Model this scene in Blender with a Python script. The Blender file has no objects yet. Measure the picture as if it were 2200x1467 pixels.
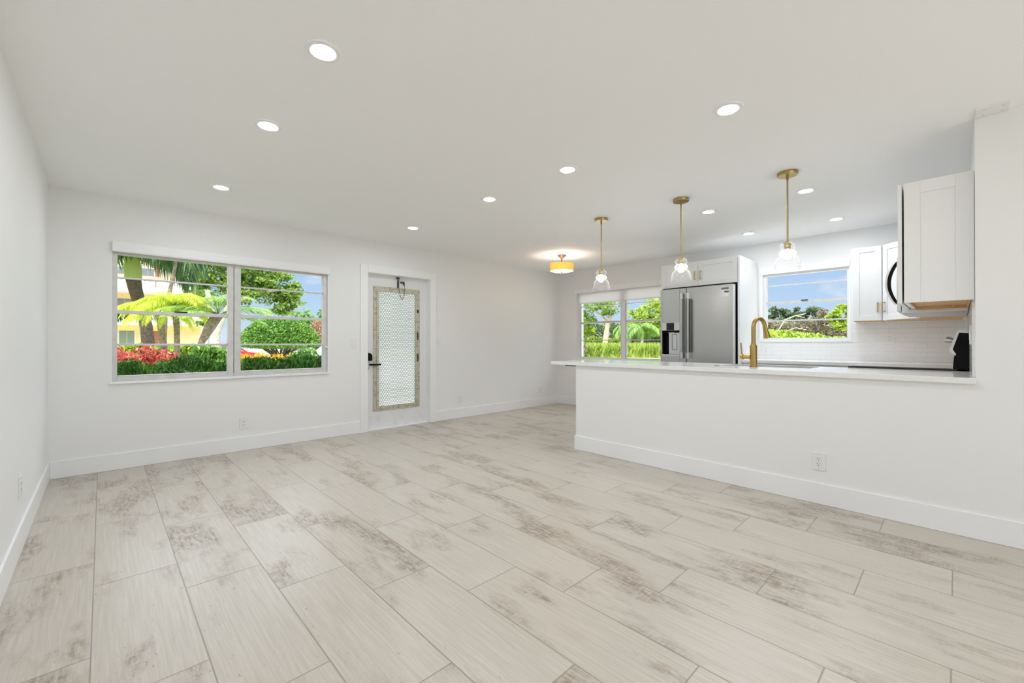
import bpy, bmesh, math, random
import numpy as np
from mathutils import Matrix, Vector

S = bpy.context.scene
COL = S.collection
PI = math.pi
rnd = random.Random(7)

# ------------------------------------------------------------------ camera
YAW, PITCH, ROLL, CAM_H = 46.13, 0.228, -0.026, 1.131
cd = bpy.data.cameras.new('camera'); cd.sensor_width = 36; cd.lens = 36 * 915.24 / 2200
cd.clip_start = 0.02; cd.clip_end = 400
cam = bpy.data.objects.new('camera', cd); COL.objects.link(cam)
cam.location = (0, 0, CAM_H)
cam.rotation_euler = (math.radians(90 + PITCH), 0, math.radians(YAW - 90))
S.camera = cam

# ------------------------------------------------------------------ view + sampling
S.view_settings.view_transform = 'Standard'; S.view_settings.look = 'None'
S.view_settings.gamma = 1; S.view_settings.use_curve_mapping = False
S.view_settings.exposure = 0.06
cy = S.cycles
cy.use_denoising = True
cy.max_bounces = 12; cy.diffuse_bounces = 7; cy.glossy_bounces = 4; cy.transparent_max_bounces = 24
cy.transmission_bounces = 8
cy.sample_clamp_indirect = 6; cy.caustics_reflective = False; cy.caustics_refractive = False

# ------------------------------------------------------------------ sky
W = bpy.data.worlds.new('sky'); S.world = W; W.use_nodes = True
wn, wl_ = W.node_tree.nodes, W.node_tree.links
wn.clear()
def wnode(t, **k):
    n = wn.new(t)
    for a, b in k.items(): setattr(n, a, b)
    return n
tc = wnode('ShaderNodeTexCoord'); sep = wnode('ShaderNodeSeparateXYZ')
wl_.new(tc.outputs['Generated'], sep.inputs[0])
ramp = wnode('ShaderNodeValToRGB'); e = ramp.color_ramp.elements
e[0].position = 0.0; e[0].color = (.62, .76, .93, 1)
e[1].position = 0.5; e[1].color = (.22, .42, .86, 1)
m = ramp.color_ramp.elements.new(.16); m.color = (.41, .60, .90, 1)
wl_.new(sep.outputs['Z'], ramp.inputs[0])
mp = wnode('ShaderNodeMapping'); mp.inputs['Scale'].default_value = (1, 1, 2.6)
wl_.new(tc.outputs['Generated'], mp.inputs[0])
nz = wnode('ShaderNodeTexNoise'); nz.inputs['Scale'].default_value = 5.5; nz.inputs['Detail'].default_value = 6
nz.inputs['Roughness'].default_value = .52
wl_.new(mp.outputs[0], nz.inputs['Vector'])
cr = wnode('ShaderNodeValToRGB'); cr.color_ramp.elements[0].position = .56; cr.color_ramp.elements[1].position = .72
wl_.new(nz.outputs['Fac'], cr.inputs[0])
mx = wnode('ShaderNodeMixRGB'); mx.inputs[2].default_value = (.92, .92, .97, 1)
wl_.new(cr.outputs[0], mx.inputs[0]); wl_.new(ramp.outputs[0], mx.inputs[1])
bg = wnode('ShaderNodeBackground'); bg.inputs['Strength'].default_value = 1.0
hi = wnode('ShaderNodeMapRange'); hi.interpolation_type = 'SMOOTHSTEP'     # unseen upper sky brightened to add daylight through the windows
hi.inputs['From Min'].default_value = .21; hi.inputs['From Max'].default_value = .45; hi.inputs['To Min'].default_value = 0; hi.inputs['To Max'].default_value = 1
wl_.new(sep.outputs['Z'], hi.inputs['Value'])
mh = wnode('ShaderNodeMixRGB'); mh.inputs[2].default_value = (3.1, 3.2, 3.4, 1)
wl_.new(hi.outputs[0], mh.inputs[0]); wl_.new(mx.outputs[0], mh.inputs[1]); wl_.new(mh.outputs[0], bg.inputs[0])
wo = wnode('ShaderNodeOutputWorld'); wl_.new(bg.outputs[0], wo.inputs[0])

# ------------------------------------------------------------------ sun (high, behind and left of the viewer)
sd = bpy.data.lights.new('sun', 'SUN'); sd.energy = 5.5; sd.angle = math.radians(.6); sd.color = (1, .96, .88)
sun = bpy.data.objects.new('sun', sd); COL.objects.link(sun)
sun.rotation_euler = (math.radians(38), 0, math.radians(-38))
DOWNLIGHT_STRENGTH = 212.0

# ------------------------------------------------------------------ materials
MATS = {}
def mat(name, color, rough=.5, metal=0.0, spec=.5, **kw):
    if name in MATS: return MATS[name]
    m = bpy.data.materials.new(name); m.use_nodes = True
    b = m.node_tree.nodes['Principled BSDF']
    b.inputs['Base Color'].default_value = (*color, 1)
    b.inputs['Roughness'].default_value = rough; b.inputs['Metallic'].default_value = metal
    b.inputs['Specular IOR Level'].default_value = spec
    for k, v in kw.items(): b.inputs[k].default_value = v
    MATS[name] = m
    return m
class NT:
    def __init__(s, m): s.m = m; s.n = m.node_tree.nodes; s.l = m.node_tree.links; s.b = s.n.get('Principled BSDF')
    def node(s, t, **k):
        n = s.n.new(t)
        for a, b in k.items(): setattr(n, a, b)
        return n
    def math(s, op, a, b=None, c=None):
        n = s.n.new('ShaderNodeMath'); n.operation = op
        for i, v in enumerate((a, b, c)):
            if v is None: continue
            if isinstance(v, (int, float)): n.inputs[i].default_value = v
            else: s.l.new(v, n.inputs[i])
        return n.outputs[0]
    def comb(s, x, y, z=0.0):
        n = s.n.new('ShaderNodeCombineXYZ')
        for i, v in enumerate((x, y, z)):
            if isinstance(v, (int, float)): n.inputs[i].default_value = v
            else: s.l.new(v, n.inputs[i])
        return n.outputs[0]
    def noise(s, vec, scale, detail=4, rough=.55, dist=0):
        n = s.n.new('ShaderNodeTexNoise'); n.inputs['Scale'].default_value = scale
        n.inputs['Detail'].default_value = detail; n.inputs['Roughness'].default_value = rough
        n.inputs['Distortion'].default_value = dist
        s.l.new(vec, n.inputs['Vector']); return n.outputs['Fac']
    def ramp(s, f, stops):
        n = s.n.new('ShaderNodeValToRGB'); el = n.color_ramp.elements
        while len(el) > 2: el.remove(el[-1])
        for i, (p, c) in enumerate(stops):
            c = (c, c, c, 1) if isinstance(c, (int, float)) else (*c, 1)
            if i < 2: el[i].position = p; el[i].color = c
            else: x = el.new(p); x.color = c
        s.l.new(f, n.inputs[0]); return n.outputs[0]
    def mix(s, f, a, b):
        n = s.n.new('ShaderNodeMixRGB')
        for i, v in enumerate((f, a, b)):
            if isinstance(v, (int, float)): n.inputs[i].default_value = v
            elif isinstance(v, tuple): n.inputs[i].default_value = (*v, 1)
            else: s.l.new(v, n.inputs[i])
        return n.outputs[0]
    def bump(s, h, strength=.3, dist=.01):
        n = s.n.new('ShaderNodeBump'); n.inputs['Strength'].default_value = strength; n.inputs['Distance'].default_value = dist
        s.l.new(h, n.inputs['Height']); s.l.new(n.outputs[0], s.b.inputs['Normal'])
    def objco(s):
        return s.n.new('ShaderNodeTexCoord').outputs['Object']

def paint(name, color, rough=.55, bump=.06):
    m = mat(name, color, rough, spec=.35); t = NT(m)
    t.bump(t.noise(t.objco(), 160, 3), bump, .004)
    return m
M_WALL = paint('wall_paint', (.865, .865, .862))
M_CEIL = paint('ceiling_paint', (.945, .945, .945), .7)
M_TRIM = mat('trim_paint', (.90, .905, .915), .35)
M_CAB = mat('cabinet_paint', (.86, .86, .855), .32)
M_ALU = mat('window_aluminium', (.62, .61, .60), .45, .35)
t = NT(M_ALU); f = t.noise(t.objco(), 14, 6); t.l.new(t.ramp(f, [(.3, (.60, .595, .59)), (.7, (.69, .685, .68))]), t.b.inputs['Base Color'])
M_ALUW = mat('window_white_frame', (.82, .82, .81), .4)
M_DOOR = mat('door_paint', (.83, .83, .835), .4)
t = NT(M_DOOR); co = t.objco(); sp = t.node('ShaderNodeSeparateXYZ'); t.l.new(co, sp.inputs[0])
low = t.math('MULTIPLY', t.ramp(sp.outputs['Z'], [(.02, 1.0), (.30, 0.0)]), t.ramp(t.noise(co, 9, 6), [(.48, 0.0), (.70, 1.0)]))
t.l.new(t.mix(t.math('MULTIPLY', low, .32), (.83, .83, .835), (.45, .44, .43)), t.b.inputs['Base Color'])
M_BEIGE = mat('old_beige_metal', (.56, .53, .42), .5, .2)
t = NT(M_BEIGE); f = t.noise(t.objco(), 22, 6)
t.l.new(t.ramp(f, [(.34, (.42, .38, .28)), (.5, (.58, .55, .44)), (.75, (.64, .62, .52))]), t.b.inputs['Base Color'])
M_MESH = mat('mesh_metal', (.36, .35, .32), .5, .3)
M_BLACK = mat('black_plastic', (.006, .006, .006), .5, 0, .12)
M_DARK = mat('dark_metal', (.09, .085, .08), .45, .5)
M_CHROME = mat('chrome', (.75, .75, .75), .18, 1.0)
M_PLATE = mat('white_plastic', (.84, .84, .83), .3)
M_SLOT = mat('slot_dark', (.02, .02, .02), .6)
M_GOLD = mat('satin_brass', (.47, .315, .10), .3, 1.0)
M_GOLDD = mat('aged_brass', (.42, .31, .13), .36, 1.0)
M_GOLDH = mat('handle_brass', (.52, .33, .10), .3, 1.0)
M_BRONZE = mat('red_bronze', (.075, .02, .009), .55, .1)
M_BRDARK = mat('dark_bronze', (.05, .03, .02), .4, .7)
M_WOOD = mat('plywood', (.62, .38, .16), .5)
t = NT(M_WOOD); co = t.objco(); mpn = t.node('ShaderNodeMapping'); mpn.inputs['Scale'].default_value = (3, 40, 40); t.l.new(co, mpn.inputs[0])
t.l.new(t.ramp(t.noise(mpn.outputs[0], 2, 5), [(.3, (.55, .31, .11)), (.7, (.72, .47, .21))]), t.b.inputs['Base Color'])
M_STEEL = mat('brushed_steel', (.50, .495, .485), .27, 1.0)
t = NT(M_STEEL); co = t.objco(); mpn = t.node('ShaderNodeMapping'); mpn.inputs['Scale'].default_value = (2, 2, 300); t.l.new(co, mpn.inputs[0])
t.bump(t.math('ADD', t.math('MULTIPLY', t.noise(mpn.outputs[0], 1.5, 2), .35), t.math('MULTIPLY', t.noise(co, 2.2, 1), 2.5)), .05, .02)
M_STEELL = mat('light_steel', (.66, .66, .66), .3, 1.0)
M_STEELD = mat('dark_steel', (.10, .10, .10), .3, .9)
M_SINK = mat('sink_steel', (.45, .45, .45), .35, 1.0)
M_BLKGLASS = mat('black_glass', (.015, .015, .016), .05)
M_QUARTZ = mat('white_quartz', (.84, .84, .83), .14)
t = NT(M_QUARTZ); co = t.objco()
v = t.math('ABSOLUTE', t.math('SUBTRACT', t.noise(co, 3.0, 7, .6, 1.4), .5))
t.l.new(t.mix(t.math('MULTIPLY', t.ramp(v, [(0, 1.0), (.03, 0.0)]), .12), (.87, .87, .865), (.60, .60, .59)), t.b.inputs['Base Color'])

def glass_thin(name, tint=(1, 1, 1), refl=.08, rough=.0, bumpy=False):
    m = bpy.data.materials.new(name); m.use_nodes = True
    n, l = m.node_tree.nodes, m.node_tree.links; n.clear()
    o = n.new('ShaderNodeOutputMaterial'); tr = n.new('ShaderNodeBsdfTransparent'); tr.inputs[0].default_value = (*tint, 1)
    g = n.new('ShaderNodeBsdfGlossy'); g.inputs['Roughness'].default_value = rough
    lw = n.new('ShaderNodeLayerWeight'); lw.inputs['Blend'].default_value = refl
    mxx = n.new('ShaderNodeMixShader')
    if bumpy:
        co = n.new('ShaderNodeTexCoord'); vo = n.new('ShaderNodeTexNoise'); vo.inputs['Scale'].default_value = 140; vo.inputs['Detail'].default_value = 2
        l.new(co.outputs['Object'], vo.inputs['Vector'])
        bp = n.new('ShaderNodeBump'); bp.inputs['Strength'].default_value = .7; bp.inputs['Distance'].default_value = .004
        l.new(vo.outputs['Fac'], bp.inputs['Height']); l.new(bp.outputs[0], g.inputs['Normal']); l.new(bp.outputs[0], lw.inputs['Normal'])
    l.new(lw.outputs['Fresnel'] if not bumpy else lw.outputs['Facing'], mxx.inputs[0]); l.new(tr.outputs[0], mxx.inputs[1]); l.new(g.outputs[0], mxx.inputs[2])
    l.new(mxx.outputs[0], o.inputs[0]); return m
M_GLASS = glass_thin('window_glass', (.97, .985, .98), .03)
def seeded():
    m = bpy.data.materials.new('seeded_glass'); m.use_nodes = True
    n, l = m.node_tree.nodes, m.node_tree.links; n.clear()
    o = n.new('ShaderNodeOutputMaterial'); tr = n.new('ShaderNodeBsdfTransparent')
    g = n.new('ShaderNodeBsdfGlossy'); g.inputs['Roughness'].default_value = .08
    w = n.new('ShaderNodeBsdfTranslucent'); w.inputs[0].default_value = (.95, .96, .96, 1)
    co = n.new('ShaderNodeTexCoord'); vo = n.new('ShaderNodeTexVoronoi'); vo.inputs['Scale'].default_value = 95
    l.new(co.outputs['Object'], vo.inputs['Vector'])
    seeds = n.new('ShaderNodeMapRange'); seeds.inputs['From Min'].default_value = .16; seeds.inputs['From Max'].default_value = .34; seeds.inputs['To Min'].default_value = .34; seeds.inputs['To Max'].default_value = 0
    l.new(vo.outputs['Distance'], seeds.inputs['Value'])
    lw = n.new('ShaderNodeLayerWeight'); lw.inputs['Blend'].default_value = .5
    p = n.new('ShaderNodeMath'); p.operation = 'POWER'; p.inputs[1].default_value = 2.2; l.new(lw.outputs['Facing'], p.inputs[0])
    a = n.new('ShaderNodeMath'); a.operation = 'MULTIPLY_ADD'; a.inputs[1].default_value = .75; a.inputs[2].default_value = .06; l.new(p.outputs[0], a.inputs[0])
    b = n.new('ShaderNodeMath'); b.operation = 'ADD'; b.use_clamp = True; l.new(a.outputs[0], b.inputs[0]); l.new(seeds.outputs[0], b.inputs[1])
    m1 = n.new('ShaderNodeMixShader'); m1.inputs[0].default_value = .42; l.new(g.outputs[0], m1.inputs[1]); l.new(w.outputs[0], m1.inputs[2])
    m2 = n.new('ShaderNodeMixShader'); l.new(b.outputs[0], m2.inputs[0]); l.new(tr.outputs[0], m2.inputs[1]); l.new(m1.outputs[0], m2.inputs[2]); l.new(m2.outputs[0], o.inputs[0])
    return m
M_PGLASS = seeded()

def emis(name, color, strength):
    m = bpy.data.materials.new(name); m.use_nodes = True
    n, l = m.node_tree.nodes, m.node_tree.links; n.clear()
    o = n.new('ShaderNodeOutputMaterial'); e = n.new('ShaderNodeEmission')
    e.inputs[0].default_value = (*color, 1); e.inputs[1].default_value = strength
    l.new(e.outputs[0], o.inputs[0]); return m
M_LED = emis('led_diffuser', (.895, .94, 1), DOWNLIGHT_STRENGTH)
M_BULB = emis('frosted_bulb', (1, .97, .92), 26)

def translucent(name, color, fac=.6):
    m = bpy.data.materials.new(name); m.use_nodes = True
    n, l = m.node_tree.nodes, m.node_tree.links; n.clear()
    o = n.new('ShaderNodeOutputMaterial'); d = n.new('ShaderNodeBsdfDiffuse'); tr = n.new('ShaderNodeBsdfTranslucent')
    d.inputs[0].default_value = (*color, 1); tr.inputs[0].default_value = (*color, 1)
    mm = n.new('ShaderNodeMixShader'); mm.inputs[0].default_value = fac
    l.new(d.outputs[0], mm.inputs[1]); l.new(tr.outputs[0], mm.inputs[2]); l.new(mm.outputs[0], o.inputs[0]); return m
M_SHADE = translucent('roller_fabric', (.94, .94, .95), .42)
M_LSHADE = translucent('amber_fabric', (.95, .60, .26), .6)
M_LDIFF = translucent('cream_diffuser', (.95, .85, .66), .7)
# obscure jalousie glass: scatters the daylight outside
def obscure():
    m = bpy.data.materials.new('obscure_glass'); m.use_nodes = True
    n, l = m.node_tree.nodes, m.node_tree.links; n.clear()
    o = n.new('ShaderNodeOutputMaterial'); r = n.new('ShaderNodeBsdfRefraction'); r.inputs['Roughness'].default_value = .45; r.inputs['IOR'].default_value = 1.05
    tr = n.new('ShaderNodeBsdfTranslucent'); tr.inputs[0].default_value = (.96, .985, .98, 1)
    mm = n.new('ShaderNodeMixShader'); mm.inputs[0].default_value = .7
    l.new(r.outputs[0], mm.inputs[1]); l.new(tr.outputs[0], mm.inputs[2]); l.new(mm.outputs[0], o.inputs[0]); return m
M_OBSC = obscure()

# floor: whitewashed wood-look porcelain, 0.308 x 0.919 m, stepped by a third of a tile
M_FLOOR = mat('floor_tile', (.6, .55, .48), .3)
t = NT(M_FLOOR); co = t.objco(); sp = t.node('ShaderNodeSeparateXYZ'); t.l.new(co, sp.inputs[0])
TW, TL = .308, .919
u = t.math('DIVIDE', t.math('ADD', sp.outputs['X'], .028), TW)
cidx = t.math('FLOOR', u)
v = t.math('DIVIDE', t.math('ADD', t.math('SUBTRACT', sp.outputs['Y'], 3.69), t.math('MULTIPLY', cidx, .3065)), TL)
ridx = t.math('FLOOR', v)
fu, fv = t.math('FRACT', u), t.math('FRACT', v)
du = t.math('MULTIPLY', t.math('MINIMUM', fu, t.math('SUBTRACT', 1.0, fu)), TW)
dv = t.math('MULTIPLY', t.math('MINIMUM', fv, t.math('SUBTRACT', 1.0, fv)), TL)
dm = t.math('MINIMUM', du, dv)
wnz = t.node('ShaderNodeTexWhiteNoise', noise_dimensions='2D'); t.l.new(t.comb(cidx, ridx), wnz.inputs['Vector'])
wsep = t.node('ShaderNodeSeparateColor'); t.l.new(wnz.outputs['Color'], wsep.inputs[0])
r1, r2, r3 = wsep.outputs[0], wsep.outputs[1], wsep.outputs[2]
ox = t.math('ADD', sp.outputs['X'], t.math('MULTIPLY', r1, 37.0)); oy = t.math('ADD', sp.outputs['Y'], t.math('MULTIPLY', r2, 53.0))
grain = t.noise(t.comb(t.math('MULTIPLY', ox, 95.0), t.math('MULTIPLY', oy, 3.2)), 1.0, 5, .6)
cross = t.noise(t.comb(t.math('MULTIPLY', ox, 34.0), t.math('MULTIPLY', oy, 60.0)), 1.0, 3, .55)
patch = t.noise(t.comb(t.math('MULTIPLY', ox, 5.5), t.math('MULTIPLY', oy, 1.7)), 1.0, 3, .55)
blot = t.noise(t.comb(t.math('MULTIPLY', ox, 60.0), t.math('MULTIPLY', oy, 13.0)), 1.0, 6, .68)
fleck = t.noise(t.comb(t.math('MULTIPLY', ox, 110.0), t.math('MULTIPLY', oy, 24.0)), 1.0, 3, .6)
pm = t.ramp(t.math('ADD', patch, t.math('MULTIPLY', t.math('SUBTRACT', r3, .5), .16)), [(.525, 0.0), (.66, 1.0)])
rung = t.noise(t.comb(t.math('MULTIPLY', ox, 13.0), t.math('MULTIPLY', oy, 75.0)), 1.0, 4, .6)
wear = t.math('MULTIPLY', pm, t.ramp(t.math('ADD', t.math('ADD', t.math('MULTIPLY', blot, .55), t.math('MULTIPLY', grain, .25)), t.math('MULTIPLY', rung, .20)), [(.43, 0.0), (.57, 1.0)]))
speck = t.math('MULTIPLY', t.ramp(fleck, [(.63, 0.0), (.70, 1.0)]), t.ramp(patch, [(.44, 0.0), (.57, 1.0)]))
base = t.mix(t.ramp(grain, [(.3, 0.0), (.7, 1.0)]), (.49, .44, .37), (.605, .56, .49))
base = t.mix(t.math('MULTIPLY', t.ramp(cross, [(.52, 0.0), (.72, 1.0)]), .18), base, (.50, .45, .385))
base = t.mix(t.math('MULTIPLY', r1, .10), base, (.80, .76, .70))
base = t.mix(t.math('MULTIPLY', wear, .86), base, (.245, .18, .125))
base = t.mix(t.math('MULTIPLY', speck, .85), base, (.24, .19, .145))
grout = t.ramp(dm, [(.0014, 1.0), (.0026, 0.0)])
base = t.mix(grout, base, (.25, .22, .18))
t.l.new(base, t.b.inputs['Base Color'])
t.l.new(t.math('ADD', .24, t.math('MULTIPLY', grain, .16)), t.b.inputs['Roughness'])
t.bump(t.math('SUBTRACT', t.math('ADD', t.math('MULTIPLY', grain, .25), t.math('MULTIPLY', wear, -.15)), t.math('MULTIPLY', grout, 1.0)), .25, .002)

# glossy white subway tile, 0.203 x 0.0515, half offset (u along x+y of object space)
M_TILE = mat('subway_tile', (.83, .835, .83), .12)
t = NT(M_TILE); co = t.objco(); sp = t.node('ShaderNodeSeparateXYZ'); t.l.new(co, sp.inputs[0])
uu = t.math('ADD', sp.outputs['X'], sp.outputs['Y'])
zr = t.math('DIVIDE', t.math('SUBTRACT', sp.outputs['Z'], .93), .0522); zi = t.math('FLOOR', zr); zf = t.math('FRACT', zr)
ur = t.math('ADD', t.math('DIVIDE', t.math('ADD', uu, .107 - 6.225 + 8 * .204), .204), t.math('MULTIPLY', t.math('MODULO', zi, 2.0), .5)); uf = t.math('FRACT', ur)
dz = t.math('MULTIPLY', t.math('MINIMUM', zf, t.math('SUBTRACT', 1.0, zf)), .0522)
dx = t.math('MULTIPLY', t.math('MINIMUM', uf, t.math('SUBTRACT', 1.0, uf)), .204)
g = t.ramp(t.math('MINIMUM', dz, dx), [(.0006, 1.0), (.0018, 0.0)])
t.l.new(t.mix(g, (.85, .85, .85), (.76, .76, .755)), t.b.inputs['Base Color'])
wv = t.noise(co, 9, 2)
t.bump(t.math('ADD', t.math('MULTIPLY', g, -1.0), t.math('MULTIPLY', wv, .8)), .35, .002)

def leafmat(name, stops, trans=.35, rough=.45):
    m = bpy.data.materials.new(name); m.use_nodes = True
    n, l = m.node_tree.nodes, m.node_tree.links
    b = n['Principled BSDF']; b.inputs['Roughness'].default_value = rough; b.inputs['Specular IOR Level'].default_value = .3
    g = n.new('ShaderNodeNewGeometry'); r = n.new('ShaderNodeValToRGB'); el = r.color_ramp.elements
    for i, (p, c) in enumerate(stops):
        if i < 2: el[i].position = p; el[i].color = (*c, 1)
        else: x = el.new(p); x.color = (*c, 1)
    l.new(g.outputs['Random Per Island'], r.inputs[0]); l.new(r.outputs[0], b.inputs['Base Color'])
    tr = n.new('ShaderNodeBsdfTranslucent'); l.new(r.outputs[0], tr.inputs[0])
    mm = n.new('ShaderNodeMixShader'); mm.inputs[0].default_value = trans
    o = n['Material Output']; l.new(b.outputs[0], mm.inputs[1]); l.new(tr.outputs[0], mm.inputs[2]); l.new(mm.outputs[0], o.inputs[0])
    return m
L_DARK = leafmat('fern_green', [(0, (.02, .07, .012)), (1, (.12, .26, .025)), (.6, (.045, .13, .018))], .3)
L_MID = leafmat('mid_green', [(0, (.05, .14, .03)), (1, (.30, .50, .09)), (.55, (.14, .30, .055))])
L_OAK = leafmat('tree_green', [(0, (.06, .13, .035)), (1, (.42, .55, .10)), (.5, (.20, .33, .07))])
L_LIME = leafmat('lime_green', [(0, (.10, .18, .02)), (1, (.58, .68, .12)), (.5, (.34, .48, .05))])
L_PALM = leafmat('palm_lime', [(0, (.28, .40, .03)), (1, (.78, .80, .10)), (.5, (.55, .66, .06))], .4)
L_PALMD = leafmat('palm_dark', [(0, (.03, .08, .03)), (1, (.16, .26, .09)), (.6, (.07, .15, .06))], .25)
L_PALMG = leafmat('palm_green', [(0, (.12, .25, .05)), (1, (.45, .60, .18)), (.5, (.26, .44, .10))], .35)
L_RED = leafmat('red_leaves', [(0, (.16, .025, .02)), (1, (.75, .42, .30)), (.5, (.50, .09, .07)), (.8, (.60, .17, .11))], .3)
L_CROT = leafmat('croton_yellow', [(0, (.25, .22, .02)), (1, (.85, .66, .06)), (.35, (.72, .50, .04)), (.7, (.70, .30, .05))], .3)
L_BLUE = leafmat('far_grey_green', [(0, (.06, .10, .05)), (1, (.22, .28, .14)), (.5, (.13, .19, .09))], .25)
L_BROWN = leafmat('dry_brush', [(0, (.13, .10, .08)), (1, (.38, .36, .24)), (.5, (.25, .22, .16))], .2)
L_PINK = leafmat('pinkish_bush', [(0, (.30, .18, .12)), (1, (.60, .40, .27)), (.5, (.45, .28, .18))], .2)
L_GRASS = leafmat('reed_green', [(0, (.14, .22, .03)), (1, (.55, .62, .16)), (.5, (.32, .44, .08))], .35)
M_BARK = mat('bark', (.20, .16, .12), .9)
M_BARKP = mat('pale_bark', (.50, .45, .38), .9)
M_BARKD = mat('dark_bark', (.09, .065, .05), .9)
for mm_ in (M_BARK, M_BARKP, M_BARKD):
    t = NT(mm_); c0 = tuple(mm_.node_tree.nodes['Principled BSDF'].inputs['Base Color'].default_value)[:3]
    f = t.noise(t.objco(), 16, 6); t.l.new(t.ramp(f, [(.3, tuple(c * .5 for c in c0)), (.7, tuple(min(1, c * 1.35) for c in c0))]), t.b.inputs['Base Color'])
M_SHAFT = mat('crownshaft_green', (.28, .36, .10), .5)
M_LAWN = mat('lawn', (.42, .48, .20), .9)
t = NT(M_LAWN); t.l.new(t.ramp(t.noise(t.objco(), 1.3, 8, .7), [(.3, (.34, .40, .16)), (.7, (.56, .56, .32))]), t.b.inputs['Base Color'])
M_ASPH = mat('asphalt', (.30, .30, .30), .9)
M_PAVE = mat('concrete_paving', (.66, .65, .62), .85)
M_CREAM = mat('cream_stucco', (.88, .75, .60), .9)
M_BWHITE = mat('white_stucco', (.88, .85, .82), .85)
M_CORAL = mat('coral_paint', (.78, .40, .30), .8)
M_BRICKR = mat('rust_red_paint', (.42, .16, .13), .7)
M_WGLASS = mat('grey_window', (.26, .30, .31), .2)
M_YEL = mat('yellow_soffit', (.82, .68, .38), .9)

# ------------------------------------------------------------------ mesh helpers
def B_(): return bmesh.new()
def box(bm, x0, x1, y0, y1, z0, z1):
    vs = [bm.verts.new((x, y, z)) for x in (x0, x1) for y in (y0, y1) for z in (z0, z1)]
    for f in ((0, 1, 3, 2), (4, 6, 7, 5), (0, 4, 5, 1), (2, 3, 7, 6), (0, 2, 6, 4), (1, 5, 7, 3)):
        bm.faces.new([vs[i] for i in f])
    return bm
def lathe(bm, prof, c=(0, 0, 0), n=32, axis='z', close=False):
    rings = []
    for r, h in prof:
        ring = []
        for i in range(n):
            a = 2 * PI * i / n; p, q = r * math.cos(a), r * math.sin(a)
            if axis == 'z': P = (c[0] + p, c[1] + q, c[2] + h)
            elif axis == 'x': P = (c[0] + h, c[1] + p, c[2] + q)
            else: P = (c[0] + p, c[1] + h, c[2] + q)
            ring.append(bm.verts.new(P))
        rings.append(ring)
    for a, b in zip(rings, rings[1:]):
        for i in range(n):
            bm.faces.new((a[i], a[(i + 1) % n], b[(i + 1) % n], b[i]))
    if close:
        bm.faces.new(rings[0][::-1]); bm.faces.new(rings[-1])
    return bm
def tube(bm, pts, r, n=10, cap=True):
    pts = [Vector(p) for p in pts]
    rr = r if isinstance(r, (list, tuple)) else [r] * len(pts)
    rings = []; up = None
    for i, p in enumerate(pts):
        d = (pts[min(i + 1, len(pts) - 1)] - pts[max(i - 1, 0)]).normalized()
        if up is None:
            up = d.orthogonal().normalized()
        up = (up - d * up.dot(d))
        up = up.normalized() if up.length > 1e-5 else d.orthogonal().normalized()
        w = d.cross(up)
        rings.append([bm.verts.new(p + (up * math.cos(2 * PI * k / n) + w * math.sin(2 * PI * k / n)) * rr[i]) for k in range(n)])
    for a, b in zip(rings, rings[1:]):
        for i in range(n): bm.faces.new((a[i], a[(i + 1) % n], b[(i + 1) % n], b[i]))
    if cap: bm.faces.new(rings[0][::-1]); bm.faces.new(rings[-1])
    return bm
def prism(bm, poly, axis, a, b):
    """poly of 2-D points extruded along axis from a to b"""
    def P(p, h):
        return {'x': (h, p[0], p[1]), 'y': (p[0], h, p[1]), 'z': (p[0], p[1], h)}[axis]
    A = [bm.verts.new(P(p, a)) for p in poly]; Bv = [bm.verts.new(P(p, b)) for p in poly]
    n = len(poly)
    for i in range(n): bm.faces.new((A[i], A[(i + 1) % n], Bv[(i + 1) % n], Bv[i]))
    bm.faces.new(A[::-1]); bm.faces.new(Bv)
    return bm
def wloc(o):
    v = Vector((0, 0, 0))
    while o is not None: v += o.location; o = o.parent
    return v
def obj(name, bm, m, parent=None, bevel=0, smooth=False, M=None):
    if M is not None: bm.transform(M)
    if parent is not None: bm.transform(Matrix.Translation(-wloc(parent)))
    bmesh.ops.recalc_face_normals(bm, faces=bm.faces)
    me = bpy.data.meshes.new(name); bm.to_mesh(me); bm.free()
    me.materials.append(m)
    o = bpy.data.objects.new(name, me); COL.objects.link(o)
    if parent is not None: o.parent = parent
    if smooth:
        me.polygons.foreach_set('use_smooth', [True] * len(me.polygons))
        me.set_sharp_from_angle(angle=math.radians(40))
    if bevel:
        b = o.modifiers.new('edge_softening', 'BEVEL'); b.width = bevel; b.segments = 2; b.limit_method = 'ANGLE'
    return o
def thing(name, label, cat, loc=(0, 0, 0), group=None):
    o = bpy.data.objects.new(name, None); COL.objects.link(o); o.empty_display_size = .05
    o.location = loc; o['label'] = label; o['category'] = cat
    if group: o['group'] = group
    return o
def tag(o, label, cat, group=None):
    o['label'] = label; o['category'] = cat
    if group: o['group'] = group
    return o
def struct(o): o['kind'] = 'structure'; return o
def copy_tree(o, loc=None, label=None, parent=None):
    c = o.copy(); COL.objects.link(c)
    if parent: c.parent = parent
    if loc: c.location = loc
    if label: c['label'] = label
    for ch in list(o.children): copy_tree(ch, parent=c)
    return c
def rawmesh(name, verts, faces, m, parent=None):
    verts = np.asarray(verts, dtype=float)
    if parent is not None: verts = verts - np.array(wloc(parent))
    me = bpy.data.meshes.new(name); me.from_pydata(verts.tolist(), [], faces); me.materials.append(m)
    o = bpy.data.objects.new(name, me); COL.objects.link(o)
    if parent is not None: o.parent = parent
    return o

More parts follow.
